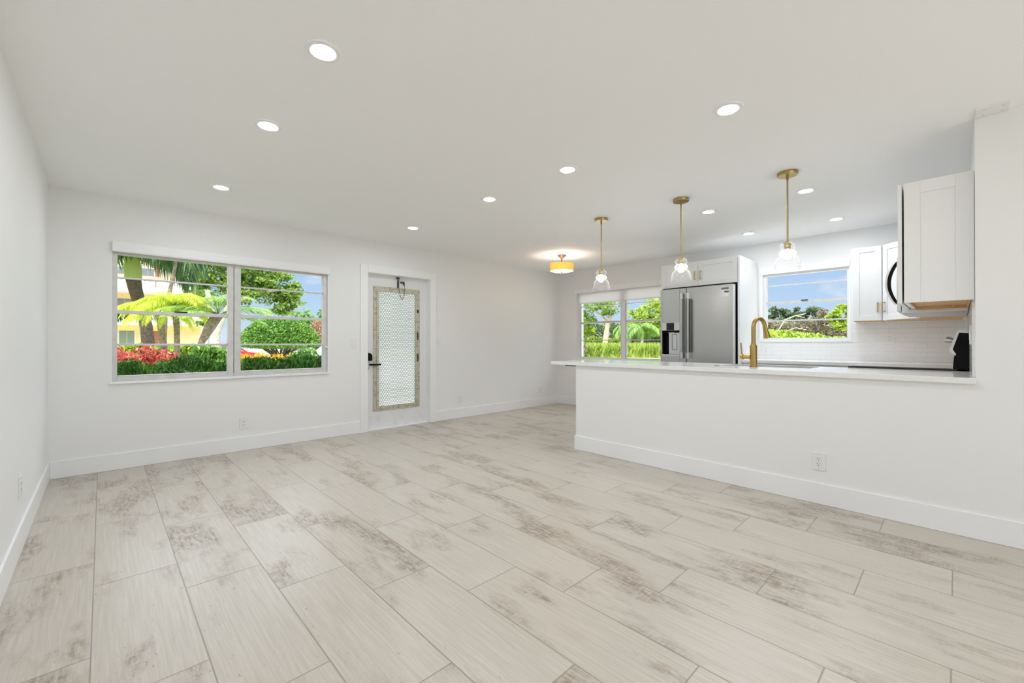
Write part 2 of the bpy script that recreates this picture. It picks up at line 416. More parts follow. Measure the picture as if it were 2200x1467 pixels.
# ------------------------------------------------------------------ dimensions
XL, XB, YW, XH, YR, HC = -.326, 6.235, 5.206, 3.646, -.082, 2.44
YBACK = -3.2
HT = .12                                        # divider wall thickness
WT = .20                                        # outside wall thickness
def wall_holes(bm, axis, p0, p1, a0, a1, holes, z0=0, z1=HC):
    """wall slab between p0..p1 across its thickness; runs a0..a1; holes = (a0,a1,z0,z1)"""
    As = sorted({a0, a1} | {h[0] for h in holes} | {h[1] for h in holes})
    for s, e in zip(As, As[1:]):
        hs = [h for h in holes if h[0] < (s + e) / 2 < h[1]]
        zs = [(z0, z1)]
        for h in hs: zs = [(z0, h[2]), (h[3], z1)]
        for q0, q1 in zs:
            if q1 - q0 < 1e-4: continue
            if axis == 'x': box(bm, s, e, p0, p1, q0, q1)
            else: box(bm, p0, p1, s, e, q0, q1)
    return bm

# ------------------------------------------------------------------ room shell
struct(obj('floor', box(B_(), XL - .02, XB + .02, YBACK, YW + .14, -.12, 0), M_FLOOR))
struct(obj('ceiling', box(B_(), XL - .5, XB + .6, YBACK - .1, YW + .6, HC, HC + .25), M_CEIL))
WIN1 = (.057, 1.957, .765, 2.04); DOORH = (2.441, 3.371, 0, 2.04)
wfar = struct(obj('wall_far', wall_holes(B_(), 'x', YW, YW + WT, XL - .2, XB + WT, [WIN1, DOORH]), M_WALL))
WIN2 = (2.83, 4.78, .835, 2.03); WIN3 = (.845, 1.745, 1.165, 2.022)
wkit = struct(obj('wall_back', wall_holes(B_(), 'y', XB, XB + WT, YR - .2, YW, [WIN2, WIN3]), M_WALL))
struct(obj('wall_left', box(B_(), XL - .2, XL, YBACK, YW, 0, HC), M_WALL))
struct(obj('wall_right', box(B_(), XH, XH + HT, YBACK, YR, 0, HC), M_WALL))
struct(obj('wall_kitchen', box(B_(), XH + HT, XB + WT, YR - .2, YR, 0, HC), M_WALL))
struct(obj('wall_peninsula', box(B_(), XH, XH + HT, YR, 2.807, 0, .8945), M_WALL))
struct(obj('wall_rear', wall_holes(B_(), 'x', YBACK - .15, YBACK, XL - .2, XH + HT, [(.1, 2.5, 0, 2.10)]), M_WALL))  # unseen rear opening, added to let more daylight into the room
bm = box(B_(), XB - .01, XB, YR, 1.797, .93, 1.165); box(bm, XB - .01, XB, YR, .838, 1.165, 1.40)
struct(obj('wall_tiles_back', bm, M_TILE))
struct(obj('wall_tiles_kitchen', box(B_(), XH + HT, XB - .01, YR, YR + .012, .93, 1.40), M_TILE))

# baseboards
def baseboard(name, *boxes):
    bm = B_()
    for b in boxes: box(bm, *b, 0, .148)
    return struct(obj(name, bm, M_TRIM, bevel=.004))
BT = .014
baseboard('baseboard_left', (XL, XL + BT, YBACK, YW))
baseboard('baseboard_far', (XL + BT, 2.342, YW - BT, YW), (3.473, XB - BT, YW - BT, YW))
baseboard('baseboard_back', (XB - BT, XB, 2.80, YW))
baseboard('baseboard_right', (XH - BT, XH, YBACK, 2.807 + BT), (XH, XH + HT, 2.807, 2.807 + BT))

# ------------------------------------------------------------------ front door
DY = YW + .09
bm = B_(); GX0, GX1, GZ0, GZ1 = 2.61, 3.205, .28, 1.84
wall_holes(bm, 'x', DY, DY + .045, 2.443, 3.369, [(GX0, GX1, GZ0, GZ1)], .006, 2.04)
d1 = struct(obj('door_1', bm, M_DOOR))
bm = B_()
for (x0, x1, z0, z1) in ((2.558, 2.632, .236, 1.886), (3.186, 3.258, .236, 1.886), (2.632, 3.186, 1.815, 1.886), (2.632, 3.186, .236, .296)):
    box(bm, x0, x1, DY - .012, DY, z0, z1)
for (x0, x1, z0, z1) in ((2.602, 2.634, .27, 1.85), (3.184, 3.22, .27, 1.85), (2.634, 3.184, 1.812, 1.85), (2.634, 3.184, .27, .30)):
    box(bm, x0, x1, DY - .022, DY - .010, z0, z1)
obj('screen_frame', bm, M_BEIGE, d1, bevel=.002)
# expanded-metal security mesh: two families of diagonal strands
bm = B_(); x0, x1, z0, z1 = 2.632, 3.188, .296, 1.815; cw, ch = .0245, .052
def strand(bm, xa, za, xb, zb):
    dx_, dz_ = xb - xa, zb - za; L_ = math.hypot(dx_, dz_); nx, nz_ = -dz_ / L_ * .0021, dx_ / L_ * .0021
    y0_, y1_ = DY - .008, DY - .002
    A = [bm.verts.new(p) for p in ((xa + nx, y0_, za + nz_), (xa - nx, y0_, za - nz_), (xb - nx, y0_, zb - nz_), (xb + nx, y0_, zb + nz_))]
    Bq = [bm.verts.new(p) for p in ((xa + nx, y1_, za + nz_), (xa - nx, y1_, za - nz_), (xb - nx, y1_, zb - nz_), (xb + nx, y1_, zb + nz_))]
    bm.faces.new(A); bm.faces.new(Bq[::-1])
    bm.faces.new((A[0], A[3], Bq[3], Bq[0])); bm.faces.new((A[1], Bq[1], Bq[2], A[2]))
sl = ch / cw
for s in (1, -1):
    k = -200
    for k in range(-140, 140):
        # line z = s*sl*(x - xc),  xc = x0 + k*cw
        xc = x0 + k * cw
        xa, xb = x0, x1
        za, zb = z0 + s * sl * (xa - xc), z0 + s * sl * (xb - xc)
        # clip in z
        def atz(z): return xc + (z - z0) / (s * sl)
        lo, hi = sorted((atz(z0), atz(z1)))
        xa, xb = max(x0, lo), min(x1, hi)
        if xb - xa < .004: continue
        strand(bm, xa, z0 + s * sl * (xa - xc), xb, z0 + s * sl * (xb - xc))
obj('security_mesh', bm, M_MESH, d1)
bm = B_()
for k in range(16):                            # overlapping obscure-glass louvres
    zc = .30 + k * .0975
    prism(bm, [(DY + .027, zc + .097), (DY + .032, zc + .097), (DY + .037, zc), (DY + .032, zc)], 'x', 2.612, 3.203)
obj('louver_glass', bm, M_OBSC, d1)
# lock, lever, bolt, chain, latches
bm = B_(); pz = [(2.452, .902), (2.542, .902)] + [(2.497 + .045 * math.cos(a), .958 + .046 * math.sin(a)) for a in np.linspace(0, PI, 9)]
prism(bm, pz, 'y', DY - .022, DY)
obj('smart_lock', bm, M_BLACK, d1, bevel=.003)
bm = lathe(B_(), [(.001, -.03), (.026, -.03), (.030, -.004), (.030, 0)], (2.50, DY, .852), 20, 'y')
hd = obj('handle', bm, M_CHROME, d1, smooth=True)
obj('lever', box(B_(), 2.50, 2.645, DY - .062, DY - .045, .840, .862), M_BLACK, hd, bevel=.003)
obj('strike_screw', lathe(B_(), [(.001, -.006), (.008, -.005), (.008, 0)], (2.488, DY, .80), 10, 'y'), M_DARK, d1)
bm = box(B_(), 2.906, 2.928, DY - .02, DY, 1.885, 1.985); box(bm, 2.911, 2.923, DY - .030, DY - .01, 1.90, 2.0)
box(bm, 2.895, 2.93, DY - .03, DY, 2.005, 2.03)
obj('barrel_bolt', bm, M_DARK, d1, bevel=.002)
bm = box(B_(), 2.955, 3.005, DY - .012, DY, 1.955, 1.978); box(bm, 2.998, 3.012, DY - .02, DY, 1.93, 1.98)
tube(bm, [(3.005, DY - .03, 1.94), (3.004, DY - .032, 1.85), (2.99, DY - .034, 1.77), (2.965, DY - .034, 1.725), (2.94, DY - .034, 1.76), (2.922, DY - .032, 1.85), (2.917, DY - .03, 1.89)], .0035, 6)
obj('door_chain', bm, M_DARK, d1)
for z in (1.232, .928):
    bm = box(B_(), 3.205, 3.227, DY - .03, DY - .01, z - .055, z + .055); lathe(bm, [(.001, -.045), (.012, -.04), (.014, -.01)], (3.216, DY, z), 10, 'y')
    obj('screen_latch', bm, M_DARK, d1, bevel=.002)
obj('screen_latch', box(B_(), 3.208, 3.226, DY - .03, DY - .01, 1.56, 1.60), M_BLACK, d1)
for x, zs in ((2.578, (.45, .62, .86, 1.10, 1.31, 1.52, 1.70, 1.86)), (3.24, (.42, .66, .95, 1.35, 1.75, 1.86))):
    for z in zs: obj('screw', lathe(B_(), [(.0005, -.016), (.005, -.015), (.005, -.010)], (x, DY, z), 8, 'y'), M_DARK, d1)
for x in (2.68, 2.92, 3.15): obj('screw', lathe(B_(), [(.0005, -.016), (.006, -.015), (.006, -.010)], (x, DY, .252), 8, 'y'), M_DARK, d1)
bm = B_()
for b in ((2.342, 2.441, YW - .02, YW, 0, 2.135), (3.371, 3.473, YW - .02, YW, 0, 2.135), (2.441, 3.371, YW - .02, YW, 2.038, 2.135)): box(bm, *b)
struct(obj('trim_1', bm, M_TRIM, bevel=.003))
bm = B_()
for b in ((2.434, 2.443, YW - .004, YW + WT, 0, 2.04), (3.369, 3.378, YW - .004, YW + WT, 0, 2.04), (2.443, 3.369, YW - .004, YW + WT, 2.034, 2.046), (2.443, 3.369, YW + .02, YW + WT + .02, -.02, .006)): box(bm, *b)
struct(obj('trim_2', bm, M_TRIM))

# ------------------------------------------------------------------ windows
def mkwin(name, axis, frame_boxes, panes, rails, sills, fm, pp, pd):
    """frame boxes/panes/rails given as (a0,a1,p0,p1,z0,z1) with a along the wall, p across it"""
    def bx(bm, b):
        if axis == 'x': box(bm, b[0], b[1], b[2], b[3], b[4], b[5])
        else: box(bm, b[2], b[3], b[0], b[1], b[4], b[5])
    bm = B_()
    for b in frame_boxes: bx(bm, b)
    w = struct(obj(name, bm, fm, bevel=.002))
    for r in rails:
        bm = B_(); bx(bm, r[:6]); obj(r[6] if len(r) > 6 else 'sash_rail', bm, M_ALU if len(r) < 8 else r[7], w, bevel=.0015)
    for p in panes:
        bm = B_(); bx(bm, (p[0], p[1], pp, pp + .004, p[2], p[3])); obj('pane', bm, M_GLASS, w)
    for s in sills:
        bm = B_(); bx(bm, s[:6]); obj('window_sill', bm, s[6], w, bevel=.002)
    return w
G = YW + .05
fb = [(.060, .096, G - .03, G + .03, .785, 1.965), (1.90, 1.945, G - .03, G + .03, .785, 1.965), (.937, .985, G - .036, G + .03, .785, 1.965), (.992, 1.052, G - .034, G + .03, .785, 1.965),
      (.985, .992, G - .02, G + .02, .785, 1.965),
      (.096, 1.90, G - .03, G + .03, 1.931, 1.975), (.096, 1.90, G - .03, G + .03, .785, .822)]
rl = []
for a0, a1 in ((.096, .937), (1.052, 1.90)):
    s = .008 if a0 > 1 else 0
    rl += [(a0, a1, G - .016, G + .014, 1.717, 1.732), (a0, a1, G - .03, G + .014, 1.398, 1.430), (a0, a1, G - .016, G + .014, 1.108, 1.126), (a0, a1, G - .022, G + .014, .815, .838)]
w1 = mkwin('window_1', 'x', fb, [(.096, .937, .82, 1.95), (1.052, 1.90, .82, 1.95)], rl, [(.045, 1.958, YW - .022, YW + .06, .765, .785, M_QUARTZ)], M_ALU, G, 1)
obj('latch', box(B_(), .50, .60, G - .045, G - .03, 1.428, 1.437), M_BLACK, w1)
obj('crank', lathe(B_(), [(.001, -.05), (.010, -.05), (.012, -.03), (.012, 0)], (1.925, G - .03, 1.085), 12, 'y'), M_ALUW, w1)
bm = B_()
for b in ((1.945, 1.957, YW, YW + WT, .785, 2.04), (.057, .061, YW, YW + WT, .785, 2.04), (.061, 1.945, YW + .001, YW + WT, 1.972, 2.04), (.061, 1.945, YW + .001, YW + WT, .765, .786)): box(bm, *b)
struct(obj('trim_3', bm, M_TRIM))
bc = tag(obj('blind_cassette', box(B_(), .060, 1.957, YW - .04, YW, 1.955, 2.042), M_TRIM, bevel=.004), 'long white blind cassette across the top of the wide front window', 'blind')
obj('cassette_lip', box(B_(), .062, 1.955, YW - .036, YW - .004, 1.948, 1.955), M_ALUW, bc)

G2 = XB + .06
fb = [(4.735, 4.78, G2 - .03, G2 + .03, .845, 2.03), (2.83, 2.875, G2 - .03, G2 + .03, .845, 2.03), (3.80, 3.875, G2 - .035, G2 + .03, .845, 2.03),
      (2.875, 4.735, G2 - .03, G2 + .03, 1.99, 2.03), (2.875, 4.735, G2 - .03, G2 + .03, .845, .875)]
rl = []
for a0, a1 in ((2.875, 3.80), (3.875, 4.735)):
    rl += [(a0, a1, G2 - .03, G2 + .014, 1.478, 1.512), (a0, a1, G2 - .012, G2 + .012, 1.177, 1.190), (a0, a1, G2 - .02, G2 + .012, .870, .885), (a0, a1, G2 - .02, G2 + .012, 1.782, 1.794)]
    e0 = a1 - .018
    rl += [(e0, a1, G2 - .022, G2 + .012, .875, 1.99, 'sash_stile'), (a0, a0 + .018, G2 - .022, G2 + .012, .875, 1.99, 'sash_stile')]
w2 = mkwin('window_2', 'y', fb, [(2.875, 3.80, .87, 1.99), (3.875, 4.735, .87, 1.99)], rl, [(2.83, 4.795, XB - .02, XB + .06, .825, .846, M_QUARTZ)], M_ALUW, G2, 1)
struct(obj('trim_4', box(B_(), XB - .03, XB, 2.80, 4.807, 2.03, 2.112), M_TRIM, bevel=.003))
sh = thing('roller_shade', 'white roller shade half lowered over the window left of the fridge', 'blind', (XB + .018, 3.8, 2.03))
obj('shade_fabric', box(B_(), XB + .014, XB + .017, 2.84, 4.765, 1.85, 2.04), M_SHADE, sh)
obj('bottom_bar', box(B_(), XB + .008, XB + .022, 2.84, 4.765, 1.835, 1.852), M_ALUW, sh, bevel=.002)

G3 = XB + .055
fb = [(.845, .872, G3 - .03, G3 + .03, 1.165, 2.022), (1.708, 1.745, G3 - .03, G3 + .03, 1.165, 2.022), (.872, 1.708, G3 - .03, G3 + .03, 1.998, 2.022), (.872, 1.708, G3 - .03, G3 + .03, 1.165, 1.198)]
rl = [(.872, 1.708, G3 - .012, G3 + .012, 1.866, 1.880), (.872, 1.708, G3 - .03, G3 + .014, 1.632, 1.662), (.872, 1.708, G3 - .012, G3 + .012, 1.410, 1.427)]
w3 = mkwin('window_3', 'y', fb, [(.872, 1.708, 1.19, 2.0)], rl, [(.825, 1.76, XB - .022, XB + .06, 1.147, 1.168, M_QUARTZ)], M_ALUW, G3, 1)
obj('latch', box(B_(), G3 - .045, G3 - .03, 1.255, 1.325, 1.660, 1.670), M_BLACK, w3)
struct(obj('trim_5', box(B_(), XB - .02, XB, .838, 1.776, 2.022, 2.108), M_TRIM, bevel=.003))
bm = box(B_(), XB - .012, XB, 1.745, 1.778, 1.168, 2.022); box(bm, XB - .012, XB, .836, .846, 1.168, 2.022)
struct(obj('trim_6', bm, M_TRIM))

# ------------------------------------------------------------------ cabinets
def LM(p, deg): return Matrix.Translation(Vector(p)) @ Matrix.Rotation(math.radians(deg), 4, 'Z')
def shaker(w, h, t_=.02, rail=.06, inset=.008, z0=0.0, x0=0.0):
    bm = B_()
    box(bm, x0, x0 + rail, 0, t_, z0, z0 + h); box(bm, x0 + w - rail, x0 + w, 0, t_, z0, z0 + h)
    box(bm, x0 + rail, x0 + w - rail, 0, t_, z0, z0 + rail); box(bm, x0 + rail, x0 + w - rail, 0, t_, z0 + h - rail, z0 + h)
    box(bm, x0 + rail, x0 + w - rail, inset, t_, z0 + rail, z0 + h - rail)
    return bm
def pull(x, z, L_=.105, vert=True):
    bm = B_()
    if vert:
        box(bm, x - .005, x + .005, -.034, -.024, z - L_ / 2, z + L_ / 2)
        for s in (-1, 1): box(bm, x - .005, x + .005, -.026, 0, z + s * (L_ / 2 - .006) - .005, z + s * (L_ / 2 - .006) + .005)
    return bm
ZT, ZB = 2.155, 1.372
# tall fridge surround
FX = 5.535
fc = thing('fridge_cabinet', 'white cabinet over the fridge with two doors and tall side panels', 'cabinet', (5.885, 2.285, 0))
bm = box(B_(), FX + .02, XB - .003, 1.797, 1.818, 0, 2.19); box(bm, FX + .02, XB - .003, 2.776, 2.796, 0, 2.19)
obj('side_panel', bm, M_CAB, fc, bevel=.0015)
obj('body', box(B_(), FX + .021, XB - .002, 1.818, 2.776, 1.872, 2.19), M_CAB, fc)
obj('stile', box(B_(), FX, FX + .02, 1.797, 1.820, 0, 2.19), M_CAB, fc, bevel=.001)
for a, w, hx in ((2.796, .4985, .4985 - .034), (2.2935, .470, .034)):
    MM = LM((FX, a, 1.872), -90)
    dd = obj('door', shaker(w, .316), M_CAB, fc, bevel=.0012, M=MM)
    obj('handle', pull(hx, .132, .11), M_GOLDH, dd, bevel=.002, M=MM)
# window-side upper cabinet
uc = thing('wall_cabinet', 'white narrow upper cabinet right beside the small kitchen window', 'cabinet', (6.08, .66, ZB))
obj('body', box(B_(), 5.925, XB - .002, .530, .790, ZB, ZT + .003), M_CAB, uc)
MM = LM((5.905, .774, ZB), -90)
dd = obj('door', shaker(.240, ZT - ZB + .006, rail=.055), M_CAB, uc, bevel=.0012, M=MM)
obj('handle', pull(.240 - .03, .137), M_GOLDH, dd, bevel=.002, M=MM)
obj('light_rail', box(B_(), 5.935, 6.2, .535, .765, ZB - .006, ZB), M_WOOD, uc)
# diagonal corner cabinet
cc = thing('corner_cabinet', 'white diagonal corner upper cabinet with a brass pull at its left edge', 'cabinet', (6.05, .1, ZB))
prism_pts = [(XB - .002, .527), (5.922, .527), (5.628, .233), (5.628, YR + .002), (XB - .002, YR + .002)]
obj('body', prism(B_(), prism_pts, 'z', ZB, ZT + .003), M_CAB, cc)
MM = LM((5.907, .527, ZB), -135)
dd = obj('door', shaker(.392, ZT - ZB + .006, rail=.055), M_CAB, cc, bevel=.0012, M=MM)
obj('handle', pull(.03, .137), M_GOLDH, dd, bevel=.002, M=MM)
obj('light_rail', prism(B_(), [(6.2, .50), (5.95, .50), (5.66, .21), (5.66, -.05), (6.2, -.05)], 'z', ZB - .006, ZB), M_WOOD, cc)
# end cabinet at the pass-through: finished end panel faces the living room
EX0, EX1 = 3.71, 4.43
ec = thing('wall_cabinet', 'large white upper cabinet end at the right of the pass-through, wood underside showing', 'cabinet', (4.07, .08, 1.39))
bm = box(B_(), EX0 + .02, EX1, YR + .014, .228, 1.412, ZT); box(bm, EX0 + .02, EX1, .208, .228, 1.39, 1.412)
obj('body', bm, M_CAB, ec)
obj('end_panel', shaker(.306, ZT - 1.39, rail=.076, z0=1.39, inset=.006), M_CAB, ec, bevel=.001, M=LM((EX0, .226, 0), -90))
bm = shaker(EX1 - EX0 - .006, ZT - 1.39 + .004, z0=1.386)
obj('door', bm, M_CAB, ec, bevel=.0012, M=LM((EX1 - .003, .256, 0), 180))
bm = box(B_(), EX0 + .022, EX1 - .002, YR + .016, .206, 1.404, 1.412)
box(bm, EX1 - .02, EX1 - .001, YR + .016, .206, 1.385, 1.412); box(bm, EX0 + .022, EX1 - .02, .200, .2075, 1.389, 1.412); box(bm, EX0 + .022, EX1 - .02, YR + .015, YR + .024, 1.389, 1.412)
obj('underside', bm, M_WOOD, ec)
# microwave and the cabinet above it, then a filler cabinet to the corner
mw = thing('microwave', 'over-the-range microwave mostly hidden behind the end cabinet, curved handle showing', 'microwave', (4.82, .1, 1.375))
obj('body', box(B_(), 4.437, 5.203, YR + .014, .285, 1.362, 1.80), M_STEELL, mw, bevel=.004)
obj('door', box(B_(), 4.437, 5.203, .287, .312, 1.375, 1.795), M_STEELL, mw, bevel=.004)
obj('door_glass', box(B_(), 4.66, 5.16, .312, .315, 1.44, 1.74), M_BLKGLASS, mw)
for (x0, x1, q0, q1, nm, mt) in ((4.478, 4.522, .0, .013, 'handle', M_CHROME), (4.480, 4.520, -.020, .0, 'handle_core', M_BLACK)):
    bm = B_(); A = []
    for i in range(25):
        a = i / 24; z = 1.435 + .335 * a; y = .316 + .056 * math.sin(PI * a) ** .8
        A.append([bm.verts.new((x, max(y + q, .313), z)) for x, q in ((x0, q0), (x1, q0), (x1, q1), (x0, q1))])
    for a_, b_ in zip(A, A[1:]):
        for k in range(4): bm.faces.new((a_[k], a_[(k + 1) % 4], b_[(k + 1) % 4], b_[k]))
    bm.faces.new(A[0][::-1]); bm.faces.new(A[-1])
    if nm == 'handle': mh_ = obj(nm, bm, mt, mw, smooth=True)
    else: obj(nm, bm, mt, mh_)
oc = thing('wall_cabinet', 'white short upper cabinet above the microwave', 'cabinet', (4.82, .1, 1.81))
obj('body', box(B_(), 4.433, 5.207, YR + .002, .228, 1.805, ZT), M_CAB, oc)
for i in (0, 1):
    obj('door', shaker(.383, ZT - 1.805), M_CAB, oc, M=LM((5.207 - i * .386, .25, 1.805), 180))
nc = thing('wall_cabinet', 'white upper cabinet filling between microwave and corner cabinet', 'cabinet', (5.4, .1, ZB))
obj('body', box(B_(), 5.21, 5.625, YR + .014, .228, ZB, ZT), M_CAB, nc)
obj('door', shaker(.40, ZT - ZB), M_CAB, nc, M=LM((5.615, .25, ZB), 180))
obj('light_rail', box(B_(), 5.22, 5.60, YR + .02, .22, ZB - .006, ZB), M_WOOD, nc)

# base cabinets and countertops
CZ0, CZ1 = .895, .930
CXF, CXB_ = 3.616, 4.44
SX0, SX1, SY0, SY1 = 4.04, 4.385, .80, 1.49
bc1 = thing('base_cabinet', 'white base cabinets behind the peninsula half wall', 'cabinet', (4.08, 1.8, 0))
bm = box(B_(), XH + HT + .003, 4.40, YR + .003, .755, .10, .894); box(bm, XH + HT + .003, 4.40, 1.535, 2.805, .10, .894); box(bm, XH + HT + .003, 4.40, .755, 1.535, .10, .64); box(bm, XH + HT + .003, 4.33, YR + .003, 2.805, 0, .10)
box(bm, 4.392, 4.40, .755, 1.535, .64, .894)
obj('body', bm, M_CAB, bc1)
for i in range(4): obj('door', shaker(.49, .76), M_CAB, bc1, M=LM((4.42, .62 + i * .545, .12), 90))
bm = B_()
for b in ((CXF, SX0, YR, 3.134), (SX1, CXB_, YR, 3.134), (SX0, SX1, YR, SY0), (SX0, SX1, SY1, 3.134)): box(bm, *b, CZ0, CZ1)
bmesh.ops.remove_doubles(bm, verts=bm.verts, dist=1e-5)
ct = tag(obj('countertop', bm, M_QUARTZ, bevel=.003), 'long white quartz peninsula countertop on the half wall, overhanging its far end', 'countertop')
bm = box(B_(), 3.70, 3.73, 2.807, 3.0, .880, .8945); box(bm, 3.70, 3.73, 2.807, 2.815, .70, .882)
obj('support_bracket', bm, M_DARK, bpy.data.objects['wall_peninsula'], bevel=.002)
bc2 = thing('base_cabinet', 'white base cabinets under the small kitchen window', 'cabinet', (5.93, 1.2, 0))
bm = box(B_(), 5.63, XB - .001, YR + .002, 1.796, .10, .894); box(bm, 5.70, XB - .001, YR + .002, 1.796, 0, .10); box(bm, 5.215, 5.63, YR + .002, .53, .10, .894)
obj('body', bm, M_CAB, bc2)
for i in range(2): obj('door', shaker(.60, .76), M_CAB, bc2, M=LM((5.61, 1.78 - i * .605, .12), -90))
bm = box(B_(), 5.595, XB - .011, YR + .012, 1.796, CZ0, CZ1); box(bm, 5.215, 5.595, YR + .012, .565, CZ0, CZ1)
tag(obj('countertop', bm, M_QUARTZ, bevel=.003), 'white quartz countertop along the tiled wall under the small window', 'countertop')
# sink
bm = B_()
for b in ((SX0 - .012, SX0, SY0 - .012, SY1 + .012, .69, .894), (SX1, SX1 + .005, SY0 - .012, SY1 + .012, .69, .894), (SX0, SX1, SY0 - .012, SY0, .69, .894), (SX0, SX1, SY1, SY1 + .012, .69, .894), (SX0 - .012, SX1 + .005, SY0 - .012, SY1 + .012, .68, .692)): box(bm, *b)
sk = tag(obj('kitchen_sink', bm, M_SINK), 'undermount steel sink sunk into the peninsula countertop behind the faucet', 'sink')
obj('drain', lathe(B_(), [(.001, .003), (.03, .003), (.045, .006), (.045, 0)], (4.21, 1.14, .692), 20), M_DARK, sk)
# faucet
fx, fy = 3.955, 1.178
fa = thing('faucet', 'tall brass gooseneck kitchen faucet with a side lever standing on the countertop', 'faucet', (fx, fy, CZ1))
obj('body', lathe(B_(), [(.001, 0), (.031, 0), (.031, .006), (.0275, .008), (.0275, .176), (.025, .184), (.020, .187), (.018, .20), (.001, .20)], (fx, fy, CZ1), 28), M_GOLD, fa, smooth=True)
bm = B_(); pts = [(fx, fy, CZ1 + .19), (fx, fy, CZ1 + .33)]
R_ = .082; dxy = Vector((.965, -.26, 0)).normalized(); cxp = Vector((fx, fy, CZ1 + .33)) + dxy * R_
for i in range(1, 13):
    a = PI - i / 12 * PI * .93; pts.append(tuple(cxp + dxy * R_ * math.cos(a) + Vector((0, 0, R_ * math.sin(a)))))
tube(bm, pts, .0165, 16)
obj('spout', bm, M_GOLD, fa, smooth=True)
e0 = Vector(pts[-1]); d0 = (Vector(pts[-1]) - Vector(pts[-2])).normalized()
obj('spray_head', tube(B_(), [e0, e0 + d0 * .012, e0 + d0 * .05, e0 + d0 * .095, e0 + d0 * .105], [.0175, .0185, .021, .028, .027], 20), M_GOLD, fa, smooth=True)
bm = tube(B_(), [(fx - .01, fy + .02, CZ1 + .085), (fx - .004, fy + .084, CZ1 + .085)], .0185, 18); tube(bm, [(fx - .005, fy + .078, CZ1 + .085), (fx - .003, fy + .098, CZ1 + .085)], .0235, 18)
lv = obj('lever_hub', bm, M_GOLD, fa, smooth=True)
obj('lever', tube(B_(), [(fx - .003, fy + .09, CZ1 + .10), (fx - .003, fy + .098, CZ1 + .205)], [.007, .006], 10), M_GOLDD, lv, smooth=True)
bm = lathe(B_(), [(.0005, .004), (.016, .004), (.021, .002), (.021, 0)], (3.93, 1.465, CZ1), 20)
tag(obj('counter_fitting', bm, M_DARK, smooth=True), 'small dark round fitting flat on the white countertop left of the brass faucet', 'fitting')

# ------------------------------------------------------------------ fridge
fr = thing('fridge', 'large stainless steel side-by-side fridge with water dispenser', 'fridge', (5.8, 2.31, 0))
obj('body', box(B_(), 5.56, 6.20, 1.85, 2.75, .02, 1.86), M_STEELD, fr, bevel=.004)
FF = 5.45
obj('base_grille', box(B_(), 5.51, 5.56, 1.86, 2.75, .02, .10), M_BLACK, fr)
for nm, y0, y1 in (('door', 2.419, 2.768), ('door', 1.848, 2.407)):
    bm = B_()
    if y0 > 2.4: wall_holes(bm, 'y', FF, FF + .085, y0, y1, [(2.505, 2.742, .972, 1.300)], .11, 1.848)
    else: box(bm, FF, FF + .085, y0, y1, .11, 1.848)
    dr = obj(nm, bm, M_STEEL, fr, bevel=.004)
    obj('lit_door_edge', box(B_(), FF + .006, FF + .082, y0 - .002, y0 + .001, .115, 1.842), M_CAB, dr)  # pale strip paints in the light the steel door side would catch
    hy = 2.447 if y0 > 2.4 else 2.366
    bm = box(B_(), FF - .066, FF - .034, hy - .014, hy + .014, 1.005, 1.705)
    hh = obj('handle', bm, M_STEEL, dr, bevel=.004)
    for z0, z1 in ((.935, 1.01), (1.70, 1.775)):
        obj('handle_mount', box(B_(), FF - .068, FF, hy - .017, hy + .017, z0, z1), M_STEELL, hh, bevel=.003)
    obj('handle_grip', box(B_(), FF - .062, FF - .040, hy - .0165, hy - .012, 1.02, 1.69), M_BLACK, hh)
    if y0 > 2.4:
        di = obj('dispenser', box(B_(), FF - .003, FF + .01, 2.502, 2.745, 1.300, 1.402), M_STEELL, dr, bevel=.002)
        obj('control_panel', box(B_(), FF - .005, FF, 2.574, 2.680, 1.303, 1.399), M_BLKGLASS, di)
        bm = box(B_(), FF + .078, FF + .084, 2.505, 2.742, .972, 1.300); box(bm, FF + .03, FF + .08, 2.735, 2.742, .972, 1.300)
        box(bm, FF + .002, FF + .08, 2.505, 2.742, 1.275, 1.300)
        obj('cavity', bm, M_BLACK, di)
        obj('paddle_panel', box(B_(), FF + .040, FF + .077, 2.508, 2.668, .985, 1.272), M_STEELL, di, bevel=.003)
        bm = B_(); wall_holes(bm, 'y', FF + .037, FF + .041, 2.552, 2.624, [(2.557, 2.619, 1.045, 1.243)], 1.04, 1.248)
        obj('paddle', bm, M_STEELD, di)
        obj('nozzle', box(B_(), FF + .01, FF + .06, 2.58, 2.66, 1.262, 1.30), M_PLATE, di, bevel=.003)
        obj('drip_tray', box(B_(), FF - .004, FF + .03, 2.503, 2.744, .958, .985), M_STEELL, di, bevel=.003)
    else:
        st = obj('sticker', box(B_(), FF - .0006, FF, 1.895, 1.975, 1.700, 1.808), M_STEELL, dr)
        bm = box(B_(), FF - .0012, FF - .0005, 1.895, 1.978, 1.785, 1.806); box(bm, FF - .0012, FF - .0005, 1.895, 1.942, 1.748, 1.768)
        obj('printed_bar', bm, M_BLACK, st)
        bm = B_()
        for k in range(5): box(bm, FF - .0012, FF - .0005, 1.945, 1.975, 1.766 - k * .013, 1.770 - k * .013)
        obj('printed_lines', bm, M_STEEL, st); bm = B_()
        for k in range(7): box(bm, FF - .0016, FF - .0011, 1.90 + k * .011, 1.906 + k * .011, 1.792, 1.800)
        obj('lettering', bm, M_STEEL, st); bm = B_()
        for k in range(3): box(bm, FF - .0016, FF - .0011, 1.902 + k * .011, 1.908 + k * .011, 1.755, 1.762)
        obj('lettering', bm, M_STEEL, st)

